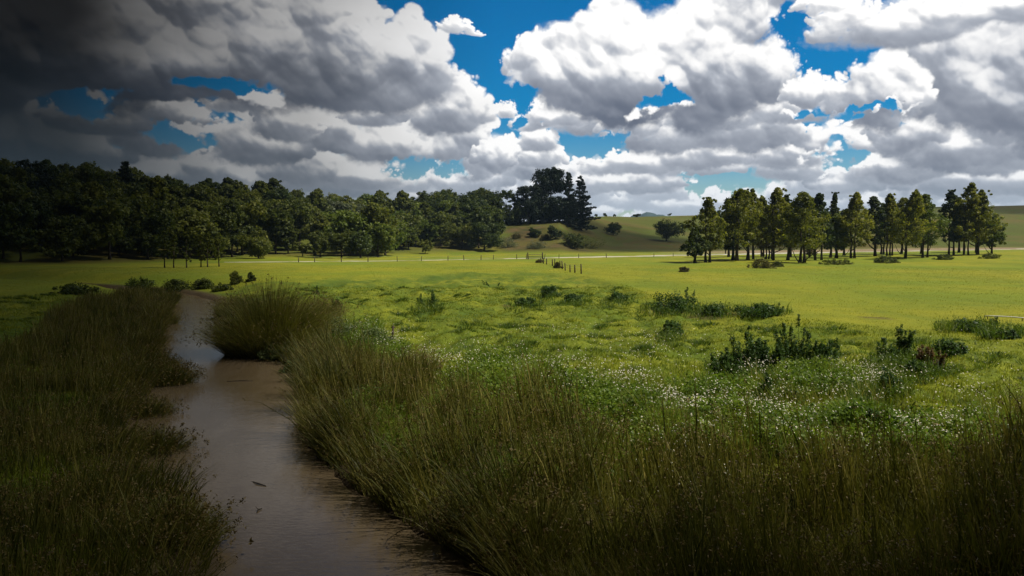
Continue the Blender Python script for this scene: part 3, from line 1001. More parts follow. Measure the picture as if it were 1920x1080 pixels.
def crown_clumps(kind, h, r, rng, n):
    """Clump centres and radii of a crown that stands on the origin: h tall, r wide at its widest."""
    cs, rs = [], []
    if kind == 'column':                       # tall open column with a ragged pointed top
        wid = rng.uniform(0.40, 0.70); ax, ay = rng.normal(0, 0.03, 2) * h
        lobes = [(rng.uniform(0, 2 * pi), rng.uniform(0.05, 0.75), rng.uniform(0.15, 0.5)) for _ in range(8)]
        while len(cs) < n:
            t = rng.random() ** 0.8
            prof = (0.55 + 0.45 * min(1, t / 0.25)) * (1 - t) ** wid * 1.2
            a = rng.uniform(0, 2 * pi)
            k = 1 + sum(0.50 * math.exp(-((t - lt) / 0.10) ** 2) * max(0, cos(a - la)) for la, lt, lw in lobes) - 0.12
            rr = r * prof * k * rng.random() ** 0.4
            z = h * (0.20 + 0.79 * t)
            cs.append((cos(a) * rr + ax * t, sin(a) * rr + ay * t, z)); rs.append(r * rng.uniform(0.17, 0.30) * (0.5 + 0.5 * prof))
        for _ in range(10):
            a = rng.uniform(0, 2 * pi); rr = r * rng.uniform(0.05, 0.6)
            cs.append((cos(a) * rr + ax, sin(a) * rr + ay, h * rng.uniform(0.84, 1.02) - rr * 0.35)); rs.append(r * 0.09)
    elif kind == 'round':
        lobes = [(rng.normal(0, 0.42) * r, rng.normal(0, 0.42) * r, h * (0.26 + 0.52 * rng.random()), r * rng.uniform(0.42, 0.66)) for _ in range(10)]
        while len(cs) < n:
            lx, ly, lz, lr = lobes[rng.integers(len(lobes))]
            d = rng.normal(size=3); d /= np.linalg.norm(d)
            k = rng.random() ** 0.33
            p = (lx + d[0] * lr * k, ly + d[1] * lr * k, lz + d[2] * lr * 0.8 * k)
            if p[2] < h * 0.06: continue
            cs.append(p); rs.append(r * rng.uniform(0.15, 0.27))
    elif kind == 'bush':
        while len(cs) < n:
            d = rng.normal(size=3); d /= np.linalg.norm(d); d[2] = abs(d[2])
            k = rng.random() ** 0.4
            w = 1 + 0.25 * sin(3 * atan2(d[1], d[0]) + 1.3)
            cs.append((d[0] * r * k * w, d[1] * r * k * w, max(0.05 * h, d[2] * h * k * 0.95))); rs.append(min(r, h) * rng.uniform(0.22, 0.40))
    elif kind == 'tier':                       # whorls of long level branches with gaps between
        nt = 17
        for i in range(nt):
            t = i / (nt - 1)
            z = h * (0.08 + 0.90 * t)
            L = r * (1.05 - t) ** 0.75 * rng.uniform(0.75, 1.1) + 0.25
            nb = int(rng.integers(4, 7)); a0 = rng.uniform(0, 2 * pi)
            for b in range(nb):
                a = a0 + b * 2 * pi / nb + rng.normal(0, 0.35); l = L * rng.uniform(0.45, 1.15); zj = rng.normal(0, 0.022) * h; lift = rng.uniform(-0.22, 0.10)
                m = max(2, int(l / 0.55))
                for j in range(m):
                    f = (j + 0.8) / m
                    cs.append((cos(a) * l * f, sin(a) * l * f, z + zj + lift * l * f + 0.12 * l * f * f + rng.normal(0, 0.10))); rs.append(0.52 * (1.15 - 0.45 * f) * (0.5 + 0.5 * r / 5))
    elif kind == 'pine':                       # wide old crown of separate cushions
        pads = []
        for _ in range(44):
            t = rng.random() ** 0.9
            a = rng.uniform(0, 2 * pi)
            pr = (1 - (max(0, t - 0.35) / 0.65) ** 2) ** 0.5 * (0.75 + 0.25 * min(1, t / 0.3))
            rr = r * pr * rng.uniform(0.35, 0.92)
            pads.append((cos(a) * rr, sin(a) * rr, h * (0.06 + 0.86 * t), r * rng.uniform(0.26, 0.42)))
        while len(cs) < n:
            lx, ly, lz, lr = pads[rng.integers(len(pads))]
            d = rng.normal(size=3); d /= np.linalg.norm(d); k = rng.random() ** 0.4
            cs.append((lx + d[0] * lr * k, ly + d[1] * lr * k, lz + d[2] * lr * 0.55 * k)); rs.append(r * rng.uniform(0.08, 0.14))
    return np.array(cs), np.array(rs)


def crown_mesh(name, kind, h, r, rng, n, per, leaf, mat, aspect=0.6):
    c, rad = crown_clumps(kind, h, r, rng, n)
    v, q, _ = leaf_cards(c, rad, per, leaf, rng, 0.35, 0.8, aspect)
    return mesh_np(name, v, q, None, mat), c


def trunk_mesh(name, h, tr, clumps, rng, top=0.86, limbs=7, splits=1, spread=0.3):
    chains = []
    for s in range(splits):
        a = rng.uniform(0, 2 * pi); o = 0 if splits == 1 else spread
        bx, by = cos(a + s * 2 * pi / splits) * o, sin(a + s * 2 * pi / splits) * o
        lx, ly = rng.normal(0, 0.02) * h, rng.normal(0, 0.02) * h
        m = 7
        pts = [(bx + lx * (k / m) ** 1.5 + rng.normal(0, 0.006) * h * (k > 0), by + ly * (k / m) ** 1.5, -0.25 + (h * top + 0.25) * k / m) for k in range(m + 1)]
        t = tr / (splits ** 0.4)
        rad = [t * (1.45 if k == 0 else 1.0) * (1 - 0.82 * k / m) + 0.01 for k in range(m + 1)]
        chains.append((pts, rad))
    if len(clumps):
        z0 = chains[0][0]
        for k in range(limbs):
            c = clumps[rng.integers(len(clumps))]
            zz = max(0.12 * h, c[2] - 0.45 * hypot(c[0], c[1]) - 0.05 * h)
            f = min(1.0, zz / (h * top)); p = chains[k % splits][0]
            i = min(len(p) - 1, int(f * (len(p) - 1)))
            st = np.array(p[i]); e = np.array(c)
            mid = st * 0.5 + e * 0.5 + np.array([0, 0, -0.04 * h])
            chains.append(([st, mid, e], [tr * 0.38 * (1 - 0.7 * f) + 0.012, tr * 0.24 * (1 - 0.6 * f) + 0.01, 0.012]))
    v, q, t = tubes(chains, 7)
    return mesh_np(name, v, q, t, mat_bark, smooth=True)


def make_tree(name, x, y, z, kind, h, r, label, cat, group, mat, n=70, per=48, leaf=0.34, tr=None, splits=1, seed=0, limbs=7, top=0.86, spread=0.35, scale=(1, 1, 1), rot=0.0):
    rng = np.random.default_rng(seed + 1000)
    o = link(name, None, None, (x, y, z), label=label, category=cat, group=group)
    o.empty_display_size = 0.5
    cm, cl = crown_mesh("crown", kind, h, r, rng, n, per, leaf, mat)
    link("trunk", trunk_mesh("trunk", h, tr or h * 0.026, cl, rng, top, limbs, splits, spread), o)
    link("crown", cm, o)
    o.scale = scale; o.rotation_euler = (0, 0, rot)
    return o


def copy_thing(o, loc, rz, sc, **props):
    c = o.copy(); C.objects.link(c)
    c.location = loc; c.rotation_euler = (0, 0, rz); c.scale = sc
    for k, v in props.items(): c[k] = v
    for ch in list(o.children):
        d = ch.copy(); C.objects.link(d); d.parent = c
    return c


def size_at(px_size, x, y): return px_size / FPX * hypot(x, y) * (y / hypot(x, y)) ** 0.0


ORD = ["first", "second", "third", "fourth", "fifth", "sixth", "seventh", "eighth", "ninth", "tenth", "eleventh", "twelfth", "thirteenth", "fourteenth", "fifteenth", "sixteenth", "seventeenth", "eighteenth", "nineteenth", "twentieth", "twenty-first", "twenty-second", "twenty-third", "twenty-fourth"]

# the row of slim trees on the mown field: column, top row, half width, foot row (in the photograph), kind of leaf, trunks, look
ROW = [
    (1303, 425, 14, 493.5, leaf_b, 1, "small dark low crowned tree"),
    (1326, 371, 23, 492.0, leaf_a, 2, "narrow pointed dark green tree with two trunks"),
    (1374, 392, 18, 488.0, leaf_b, 1, "short dark tree before taller ones"),
    (1384, 356, 26, 489.0, leaf_a, 2, "tall broad olive tree with thick trunk"),
    (1402, 358, 17, 487.5, leaf_a, 1, "slim olive tree against a broad neighbour"),
    (1414, 354, 17, 486.5, leaf_a, 2, "tall slim tree with pointed top"),
    (1442, 388, 20, 486.5, leaf_c, 3, "bronze tinted tree on thin trunks"),
    (1456, 353, 23, 488.0, leaf_a, 2, "tall spiky tree behind a bronze one"),
    (1477, 365, 13, 488.0, leaf_b, 1, "thin dark tree between broad crowns"),
    (1505, 362, 28, 493.0, leaf_a, 2, "broad olive tree standing foremost"),
    (1534, 362, 18, 488.0, leaf_b, 2, "upright dark tree with paired slim trunks"),
    (1557, 361, 11, 483.0, leaf_b, 1, "slender dark spire"),
    (1568, 402, 18, 484.0, leaf_y, 1, "lower light green drooping tree"),
    (1599, 362, 22, 484.5, leaf_a, 2, "open topped tree standing apart"),
    (1641, 368, 15, 480.5, leaf_b, 1, "thin open tree with straight trunk"),
    (1668, 364, 20, 479.5, leaf_a, 3, "upright green tree on three thin trunks"),
    (1703, 359, 24, 485.0, leaf_a, 3, "dense tall tree mid clump"),
    (1735, 366, 25, 483.0, leaf_y, 3, "broad yellow green tree"),
    (1782, 357, 16, 478.0, leaf_b, 2, "slim dark tree with a wispy top"),
    (1812, 344, 19, 478.0, leaf_a, 3, "tallest tree with a feathery top"),
    (1838, 357, 21, 478.0, leaf_a, 2, "full crowned tree beside the tallest"),
    (1862, 402, 16, 476.5, leaf_y, 2, "short light green tree at the far end"),
]
for i, (px, top, hw, base, mat, ns, txt) in enumerate(ROW):
    x, y, z = stand(px, base)
    d = y
    h = (base - top) / FPX * d; r = hw / FPX * d * 1.28
    make_tree("pasture_tree", x, y, z, 'column', h, r, f"{txt}, {ORD[i]} in the pasture row", "tree", "row of slim trees on the mown field", mat,
              n=230, per=42, leaf=0.32, tr=0.13 + 0.008 * hw / max(1, ns ** 0.5), splits=ns, seed=40 + i, limbs=9, spread=0.55)

BACK = [(1366, 372, 16, 482, leaf_b, "dark tree half hidden behind the tall broad olive tree"), (1428, 370, 18, 481, leaf_a, "olive tree showing behind the bronze tinted one"), (1482, 380, 18, 482, leaf_b, "shaded tree filling the gap behind the foremost olive tree"),
        (1522, 372, 18, 481, leaf_a, "olive tree standing behind the upright dark one"), (1582, 392, 16, 479, leaf_b, "shaded tree behind the open topped tree"), (1654, 382, 18, 476, leaf_b, "dark tree standing behind the thin open one"),
        (1690, 372, 20, 476, leaf_a, "olive tree crowding behind the dense tall one"), (1722, 378, 18, 476, leaf_b, "dark tree tucked behind the broad yellow green one"), (1798, 370, 16, 473.5, leaf_b, "dark tree behind the tallest feathery one"), (1826, 368, 18, 473.5, leaf_a, "olive tree between the tallest and the full crowned one")]
for i, (px, top, hw, base, mat, txt) in enumerate(BACK):
    x, y, z = stand(px, base)
    make_tree("pasture_tree", x, y, z, 'column', (base - top) / FPX * y, hw / FPX * y * 1.25, txt + " in the pasture row", "tree", "row of slim trees on the mown field", mat,
              n=170, per=40, leaf=0.36, tr=0.22, splits=1 + i % 2, seed=140 + i, limbs=7, spread=0.5)

# ------------------------------------------------------------------ the wooded hillside
FOREST = "trees of the wooded hillside"
protos = []
for k, (kind, h, r, mat) in enumerate([('round', 10.0, 4.6, leaf_f), ('round', 11.5, 4.2, leaf_f), ('round', 9.0, 5.0, leaf_f), ('round', 12.0, 4.0, leaf_b), ('column', 12.0, 3.6, leaf_f), ('round', 9.5, 4.4, leaf_y), ('round', 9.0, 4.2, leaf_g)]):
    protos.append((kind, h, r, mat))
LB = {leaf_f: "leafy olive green tree among the crowded crowns of the wooded hillside", leaf_b: "dark rounded tree among the crowded crowns of the wooded hillside",
      leaf_y: "light yellow green tree among the crowded crowns of the wooded hillside", leaf_g: "pale silvery green tree among the crowded crowns of the wooded hillside"}
GP = {leaf_f: "olive trees of the wooded hillside", leaf_b: "dark trees of the wooded hillside", leaf_y: "light green trees of the wooded hillside", leaf_g: "pale silvery trees of the wooded hillside"}
front_px = np.array([-480, 0, 150, 300, 420, 480, 560, 640, 720, 740, 800, 830, 870, 930.])
front_py = np.array([494, 493, 492, 488, 484, 482, 474, 482, 484, 470, 466, 462, 470, 468.])
spots = []
rf = random.Random(11)
rn = np.random.default_rng(11)
cpx = rn.uniform(-420, 925, 12000); cd = rn.uniform(128, 290, 12000)
ca = np.arctan((cpx - 960) / FPX)
cx_, cy_ = np.sin(ca) * cd, np.cos(ca) * cd
cz_ = ground_z(cx_, cy_)
crow = 450 - (cz_ - CAM_Z) / cy_ * FPX            # row of this foot in the photograph
ok = crow < np.interp(cpx, front_px, front_py) - 1.0
for x, y, z, px, d in zip(cx_[ok], cy_[ok], cz_[ok], cpx[ok], cd[ok]):
    if len(spots) >= 330: break
    if any((x - a) ** 2 + (y - b) ** 2 < (5.4 + 0.010 * (d - 128)) ** 2 for a, b, *_ in spots): continue
    spots.append((float(x), float(y), float(z), float(px), float(d)))
first = {}
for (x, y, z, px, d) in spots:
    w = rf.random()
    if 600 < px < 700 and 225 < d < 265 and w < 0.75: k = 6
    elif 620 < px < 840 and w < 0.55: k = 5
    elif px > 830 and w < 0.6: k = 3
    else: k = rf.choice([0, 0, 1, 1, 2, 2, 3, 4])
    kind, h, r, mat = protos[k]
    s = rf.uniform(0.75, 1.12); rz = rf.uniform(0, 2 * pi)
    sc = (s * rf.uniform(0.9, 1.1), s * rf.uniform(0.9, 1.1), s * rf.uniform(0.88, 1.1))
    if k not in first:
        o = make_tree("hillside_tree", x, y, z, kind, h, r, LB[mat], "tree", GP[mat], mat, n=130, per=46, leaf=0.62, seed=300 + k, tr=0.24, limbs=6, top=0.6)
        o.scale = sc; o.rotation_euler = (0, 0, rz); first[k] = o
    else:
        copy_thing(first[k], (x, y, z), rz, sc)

# trees that stand out from the wood: column, foot row, top row, half width, kind, leaf, name, label, clumps, leaf size
SOLO = [
    (240, 388, 306, 36, 'tier', leaf_p, "conifer", "tall dark conifer rising above the wooded hillside with tiered branches", 0, 0.40),
    (62, 392, 300, 60, 'pine', leaf_p, "pine_tree", "large black crowned pine at the far dark end of the wooded hillside", 240, 0.45),
    (1032, 420, 317, 50, 'pine', leaf_p, "pine_tree", "huge round topped dark pine, tallest of the stand on the knoll", 520, 0.55),
    (992, 420, 346, 34, 'pine', leaf_p, "pine_tree", "dark pine on the knoll leaning against the huge round topped pine", 200, 0.42),
    (1066, 416, 326, 26, 'tier', leaf_p, "conifer", "gappy dark conifer with sky showing through, beside the huge round pine", 0, 0.36),
    (1088, 414, 334, 34, 'tier', leaf_p, "conifer", "tiered dark conifer with long level branches at the outer end of the knoll stand", 0, 0.36),
    (972, 421, 378, 26, 'round', leaf_b, "broadleaf_tree", "low dark tree on the knoll under the leaning pine", 120, 0.45),
    (1014, 421, 384, 28, 'round', leaf_b, "broadleaf_tree", "low black green tree on the knoll at the foot of the huge pine", 120, 0.45),
    (1050, 419, 384, 24, 'round', leaf_b, "broadleaf_tree", "low dark tree on the knoll between the huge pine and the conifers", 120, 0.45),
    (950, 420, 357, 32, 'pine', leaf_b, "broadleaf_tree", "dark rounded tree on the knoll next to the pines", 170, 0.45),
    (912, 424, 361, 30, 'round', leaf_b, "broadleaf_tree", "dark domed tree where the knoll stand joins the wood", 150, 0.45),
    (880, 426, 358, 26, 'round', leaf_b, "broadleaf_tree", "dark tree with a bumpy crown on the skyline over the grassy opening", 150, 0.45),
    (842, 424, 356, 30, 'round', leaf_b, "broadleaf_tree", "broad dark skyline tree with a small tuft on top", 150, 0.45),
    (806, 420, 352, 22, 'round', leaf_b, "broadleaf_tree", "dark skyline tree with a knobbly top above the light green trees", 120, 0.45),
    (567, 481, 453, 13, 'round', leaf_f, "small_tree", "small round tree standing clear in front of the wood with its shadow beside it", 70, 0.26),
    (600, 483, 428, 19, 'round', leaf_f, "broadleaf_tree", "rounded tree at the front of the wood next to the small clear standing one", 110, 0.34),
    (640, 484, 430, 24, 'round', leaf_f, "broadleaf_tree", "broad green tree in the middle of the front clump of the wood", 110, 0.34),
    (676, 484, 428, 24, 'round', leaf_b, "broadleaf_tree", "dark leafy tree at the front of the wood, its foot in deep shade", 110, 0.34),
    (709, 479, 436, 13, 'column', leaf_f, "small_tree", "slim upright tree at the outer corner of the front clump of the wood", 70, 0.28),
    (766, 469, 424, 17, 'round', leaf_f, "small_tree", "cone shaped green tree on the bright slope of the opening", 80, 0.32),
    (797, 476, 447, 11, 'round', leaf_f, "small_tree", "small bushy tree lowest on the bright slope of the opening", 60, 0.26),
    (806, 464, 398, 15, 'round', leaf_y, "broadleaf_tree", "yellow green tree lit along its outer side above the opening", 100, 0.36),
    (780, 455, 392, 20, 'column', leaf_y, "broadleaf_tree", "tall light green tree behind the opening at the corner of the wood", 100, 0.40),
    (866, 466, 412, 24, 'round', leaf_f, "broadleaf_tree", "rounded mid green tree on the far side of the grassy opening", 110, 0.36),
    (908, 470, 412, 24, 'round', leaf_b, "broadleaf_tree", "dense blackish tree closing the grassy opening beside the brown bank", 130, 0.36),
    (485, 485, 425, 28, 'round', leaf_f, "broadleaf_tree", "spreading green tree with low boughs at the edge of the pasture", 120, 0.36),
    (540, 476, 424, 16, 'column', leaf_f, "broadleaf_tree", "upright tree in front of the wood behind the small clear standing tree", 90, 0.34),
    (1150, 441, 414, 14, 'round', leaf_b, "hill_tree", "round dark tree alone on the open hillside with a short trunk", 70, 0.34),
    (1249, 452, 409, 24, 'round', leaf_b, "hill_tree", "wide dark tree with a domed crown casting shade on the hillside", 110, 0.42),
    (1283, 430, 417, 5.5, 'round', leaf_b, "hill_tree", "small round tree on the slope just beyond the wide domed one", 40, 0.34),
    (1080, 466, 437, 20, 'round', leaf_f, "hill_tree", "low spreading tree at the foot of the brown bank", 80, 0.34),
    (1042, 449, 421, 13, 'round', leaf_b, "hill_tree", "dark upright shrubby tree on the brown bank", 70, 0.32),
    (1000, 445, 425, 11, 'round', leaf_b, "hill_tree", "small dark tree on the brown bank nearest the wood", 60, 0.32),
    (1117, 405.5, 400, 2.4, 'round', leaf_b, "skyline_tree", "tiny tree on the hill crest closest to the tiered conifer", 16, 0.40),
    (1135, 405.5, 398, 3.6, 'round', leaf_b, "skyline_tree", "small round topped tree on the hill crest, second from the tiered conifer", 22, 0.42),
    (1151, 406, 401.5, 3.0, 'round', leaf_b, "skyline_tree", "tiny low tree on the hill crest above the round hillside tree", 18, 0.42),
    (1194, 407.5, 400, 4.4, 'round', leaf_b, "skyline_tree", "small dark tree on the crest in front of the blue mountain", 26, 0.45),
    (1254, 408, 400, 3.2, 'round', leaf_b, "skyline_tree", "thin small tree on the crest above the wide domed hillside tree", 18, 0.42),
]
crest_d = lambda px: float(np.interp(px, T_PX, T_CREST))
for i, (px, base, top, hw, kind, mat, nm, lab, n, leaf) in enumerate(SOLO):
    if nm == "skyline_tree":
        d = crest_d(px) * 0.985; a = math.atan((px - 960) / FPX); x, y = sin(a) * d, cos(a) * d; z = gz(x, y)
        topz = CAM_Z + (450 - top) / FPX * y
        h = max(1.5, topz - z)
    elif nm in ("conifer", "pine_tree") or "knoll" in lab or "skyline" in lab:
        d = {240: 235, 62: 215}.get(px, 258 + (i % 3) * 4); a = math.atan((px - 960) / FPX); x, y = sin(a) * d, cos(a) * d; z = gz(x, y)
        h = CAM_Z + (450 - top) / FPX * y - z
    else:
        x, y, z = stand(px, base); h = CAM_Z + (450 - top) / FPX * y - z
    r = hw / FPX * y * 1.08
    n = int(n * 1.5); leaf = leaf * 1.15
    make_tree(nm, x, y, z, kind, h, r, lab, "tree", None, mat, n=max(n, 10), per=44, leaf=leaf * (0.9 if kind != 'tier' else 1.0), seed=700 + i, tr=max(0.10, h * 0.028),
              limbs=6 if kind != 'tier' else 0, top=0.95 if kind == 'tier' else 0.7)

# slender young trees in front of the dark wood
YOUNG = [(309, 502, 434, 10, "first"), (326, 502, 433, 11, "second"), (350, 502, 440, 9, "third"), (377, 501, 442, 8, "fourth"), (389, 501, 437, 11, "fifth"), (411, 500, 446, 9, "last")]
for i, (px, base, top, hw, nth) in enumerate(YOUNG):
    x, y, z = stand(px, base)
    h = (base - top) / FPX * y; r = hw / FPX * y
    make_tree("young_tree", x, y, z, 'column', h, r * 1.1, f"slender bare trunked young tree before the dark wood, {nth} of its group from the left", "tree", "slender young trees before the dark wood", leaf_f,
              n=40, per=36, leaf=0.22, seed=900 + i, tr=0.085, limbs=4)

# ------------------------------------------------------------------ bushes, weeds and small things
mat_dock = leaf_mat("weed_leaves_dark", (0.016, 0.042, 0.009), (0.042, 0.088, 0.015), (0.100, 0.160, 0.026), 0.36, 1.5)
mat_dead = leaf_mat("dead_weed_leaves", (0.045, 0.022, 0.010), (0.110, 0.060, 0.022), (0.220, 0.140, 0.055), 0.25, 1.5)
mat_sedge = leaf_mat("sedge_blades", (0.045, 0.056, 0.012), (0.150, 0.150, 0.026), (0.300, 0.260, 0.065), 0.25, 0.8)
mat_cress = leaf_mat("waterside_leaves", (0.050, 0.085, 0.022), (0.110, 0.150, 0.045), (0.240, 0.260, 0.130), 0.35, 2.0)
mat_wood = plain_mat("weathered_wood", (0.060, 0.045, 0.030), (0.130, 0.105, 0.075), 9.0, 0.9, 0.1, 0.5)
mat_wire = plain_mat("galvanised_wire", (0.22, 0.22, 0.22), (0.32, 0.32, 0.32), 4.0, 0.5, 0.5)
mat_pipe = plain_mat("white_pipe_paint", (0.62, 0.62, 0.60), (0.74, 0.74, 0.72), 5.0, 0.45, 0.4)


def bush(name, px, base, h_px, w_px, mat, label, cat="bush", group=None, seed=0, leaf=0.16, n=46, per=40, parts=True):
    x, y, z = stand(px, base)
    h, r = h_px * 1.15 / FPX * y, w_px / FPX * y
    rng = np.random.default_rng(2000 + seed)
    c, rad = crown_clumps('bush', h, r, rng, n)
    v, q, _ = leaf_cards(c, rad, per, leaf, rng, 0.4, 0.8, 0.6)
    o = link(name, None, None, (x, y, z - 0.02), label=label, category=cat, group=group)
    ch = []
    for k in range(7):
        e = c[rng.integers(len(c))]
        ch.append(([(0, 0, -0.05), tuple(np.array(e) * 0.5 + np.array([0, 0, -0.05 * h])), tuple(e)], [0.03 * h + 0.004, 0.02 * h + 0.003, 0.004]))
    tv, tq, tt = tubes(ch, 5)
    link("stems", mesh_np("stems", tv, tq, tt, mat_bark, smooth=True), o)
    link("foliage", mesh_np("foliage", v, q, None, mat), o)
    return o


BUSHES = [
    (1427, 503, 16, 24, leaf_c, "round brownish bush in front of the pasture tree row with the bronze tree behind", 0.16),
    (1457, 500, 9, 10, leaf_f, "small bush touching the round brownish bush before the tree row", 0.14),
    (1565, 496, 10, 28, leaf_f, "long low bush before the middle of the tree row", 0.16),
    (1660, 493, 12, 24, leaf_f, "low green bush in front of the three trunked trees", 0.16),
    (1768, 487, 9, 18, leaf_f, "low bush in the gap between the last two clumps of the row", 0.16),
    (1858, 485, 9, 17, leaf_f, "low bush at the outer end of the tree row", 0.16),
    (1283, 510, 9, 11, leaf_c, "small brownish tussock bush alone on the mown field before the first tree", 0.12),
    (1519, 478, 22, 10, leaf_c, "drooping bronze shrub between the dark trunks of the tree row", 0.16),
    (1045, 503, 11, 8, leaf_c, "rusty bush growing among the fence posts", 0.12),
    (1012, 493, 6, 8, leaf_c, "small rusty bush at the far end of the fence", 0.12),
    (1108, 466, 20, 26, leaf_f, "wide green bush between the brown bank and the track", 0.2),
    (1006, 466, 14, 22, leaf_g, "greyish bush under the brown bank", 0.2),
    (952, 464, 18, 20, leaf_g, "grey green bush at the foot of the brown bank beside the wood", 0.2),
    (968, 448, 9, 10, leaf_c, "brown scrubby bush high on the brown bank", 0.2),
    (1022, 450, 10, 10, leaf_c, "brown scrubby bush between the two dark trees on the bank", 0.2),
    (442, 533, 22, 12, leaf_f, "upright bush on the far bank of the stream", 0.13),
    (471, 527, 16, 8, leaf_f, "narrow bush beyond the tall sedge clump", 0.12),
    (380, 542, 17, 22, leaf_f, "green bush over the bend where the stream disappears", 0.15),
    (415, 546, 13, 18, leaf_f, "low green bush between the stream bend and the tall sedge clump", 0.14),
    (330, 545, 18, 28, leaf_f, "low bush on the near bank at the stream bend", 0.15),
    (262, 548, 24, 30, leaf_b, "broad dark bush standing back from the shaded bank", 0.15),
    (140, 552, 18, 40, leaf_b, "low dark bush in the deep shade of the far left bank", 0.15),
    (1815, 622, 20, 30, mat_dock, "leafy dark green bush at the edge of the mown field near the white pole", 0.09),
    (1885, 634, 15, 24, mat_dock, "low leafy bush below the white pole", 0.09),
    (1258, 584, 34, 48, mat_dock, "large leafy dark green bush on the bank at the corner of the mown field", 0.10),
    (1340, 590, 20, 22, mat_dock, "smaller leafy bush joining the large one to the low one", 0.09),
    (1420, 594, 24, 46, mat_dock, "low spreading leafy bush above a bare brown scar in the bank", 0.10),
    (1665, 748, 54, 24, mat_dock, "rounded dark green bush behind the daisies", 0.06),
    (1780, 668, 26, 26, mat_dock, "dark low bush beside the withered brown plant", 0.08),
    (1030, 556, 22, 17, mat_dock, "dark bush with pale tips on the rough bank", 0.10),
    (1158, 567, 18, 22, mat_dock, "flat dark bush left of the large leafy one on the bank", 0.10),
    (1075, 566, 14, 18, mat_dock, "small dark bush in the hollow of the rough bank", 0.10),
    (985, 573, 14, 20, mat_dock, "low dark green tuft in the middle of the rough bank", 0.10),
    (1258, 628, 22, 17, mat_dock, "small round dark bush alone on the rough slope", 0.08),
]
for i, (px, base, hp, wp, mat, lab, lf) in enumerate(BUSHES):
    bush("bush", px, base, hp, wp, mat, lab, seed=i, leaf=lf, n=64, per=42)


def weed(name, px, base, h_px, n_st, spread_px, mat, label, seed, dead=False):
    """A clump of upright leafy stalks."""
    x, y, z = stand(px, base)
    h = h_px / FPX * y; sp = spread_px / FPX * y
    rng = np.random.default_rng(3000 + seed)
    o = link(name, None, None, (x, y, z - 0.02), label=label, category="weed", group=None)
    ch, lc = [], []
    n_st = int(n_st * 1.25)
    for k in range(n_st):
        a = rng.uniform(0, 2 * pi); r = rng.random() ** 0.6
        bx, by = cos(a) * r * sp * 0.6, sin(a) * r * sp * 0.6
        spike = rng.random() < 0.5
        hh = h * (rng.uniform(0.75, 1.05) if spike else rng.uniform(0.3, 0.6)) * (1 - 0.25 * r)
        tx, ty = bx + cos(a) * sp * 0.4 * r + rng.normal(0, 0.05) * h, by + sin(a) * sp * 0.4 * r + rng.normal(0, 0.05) * h
        bz = gz(x + bx, y + by) - z
        droop = 0.35 * h if dead and rng.random() < 0.5 else 0
        pts = [(bx, by, bz - 0.05), (bx * 0.5 + tx * 0.5, by * 0.5 + ty * 0.5, bz + hh * 0.55), (tx, ty, bz + hh - droop)]
        ch.append((pts, [0.006 + 0.002 * h, 0.005, 0.003]))
        m = int(16 + 30 * hh)
        for j in range(m):
            t = rng.random() ** 0.8
            p = np.array(pts[0]) * (1 - t) ** 2 + 2 * t * (1 - t) * np.array(pts[1]) + t * t * np.array(pts[2])
            lc.append(np.concatenate([p + rng.normal(0, 0.012 + (0.06 if spike else 0.13) * (1 - t) * min(h, 1), 3), [t]]))
    tv, tq, tt = tubes(ch, 4)
    link("stalks", mesh_np("stalks", tv, tq, tt, mat, smooth=True), o)
    lc = np.array(lc)
    lv, lq, _ = leaf_cards(lc[:, :3], 0.04 + 0.05 * (1 - lc[:, 3]), 5, 0.085 if not dead else 0.09, rng, 0.3, 1.1, 0.30)
    link("leaves", mesh_np("leaves", lv, lq, None, mat), o)
    return o


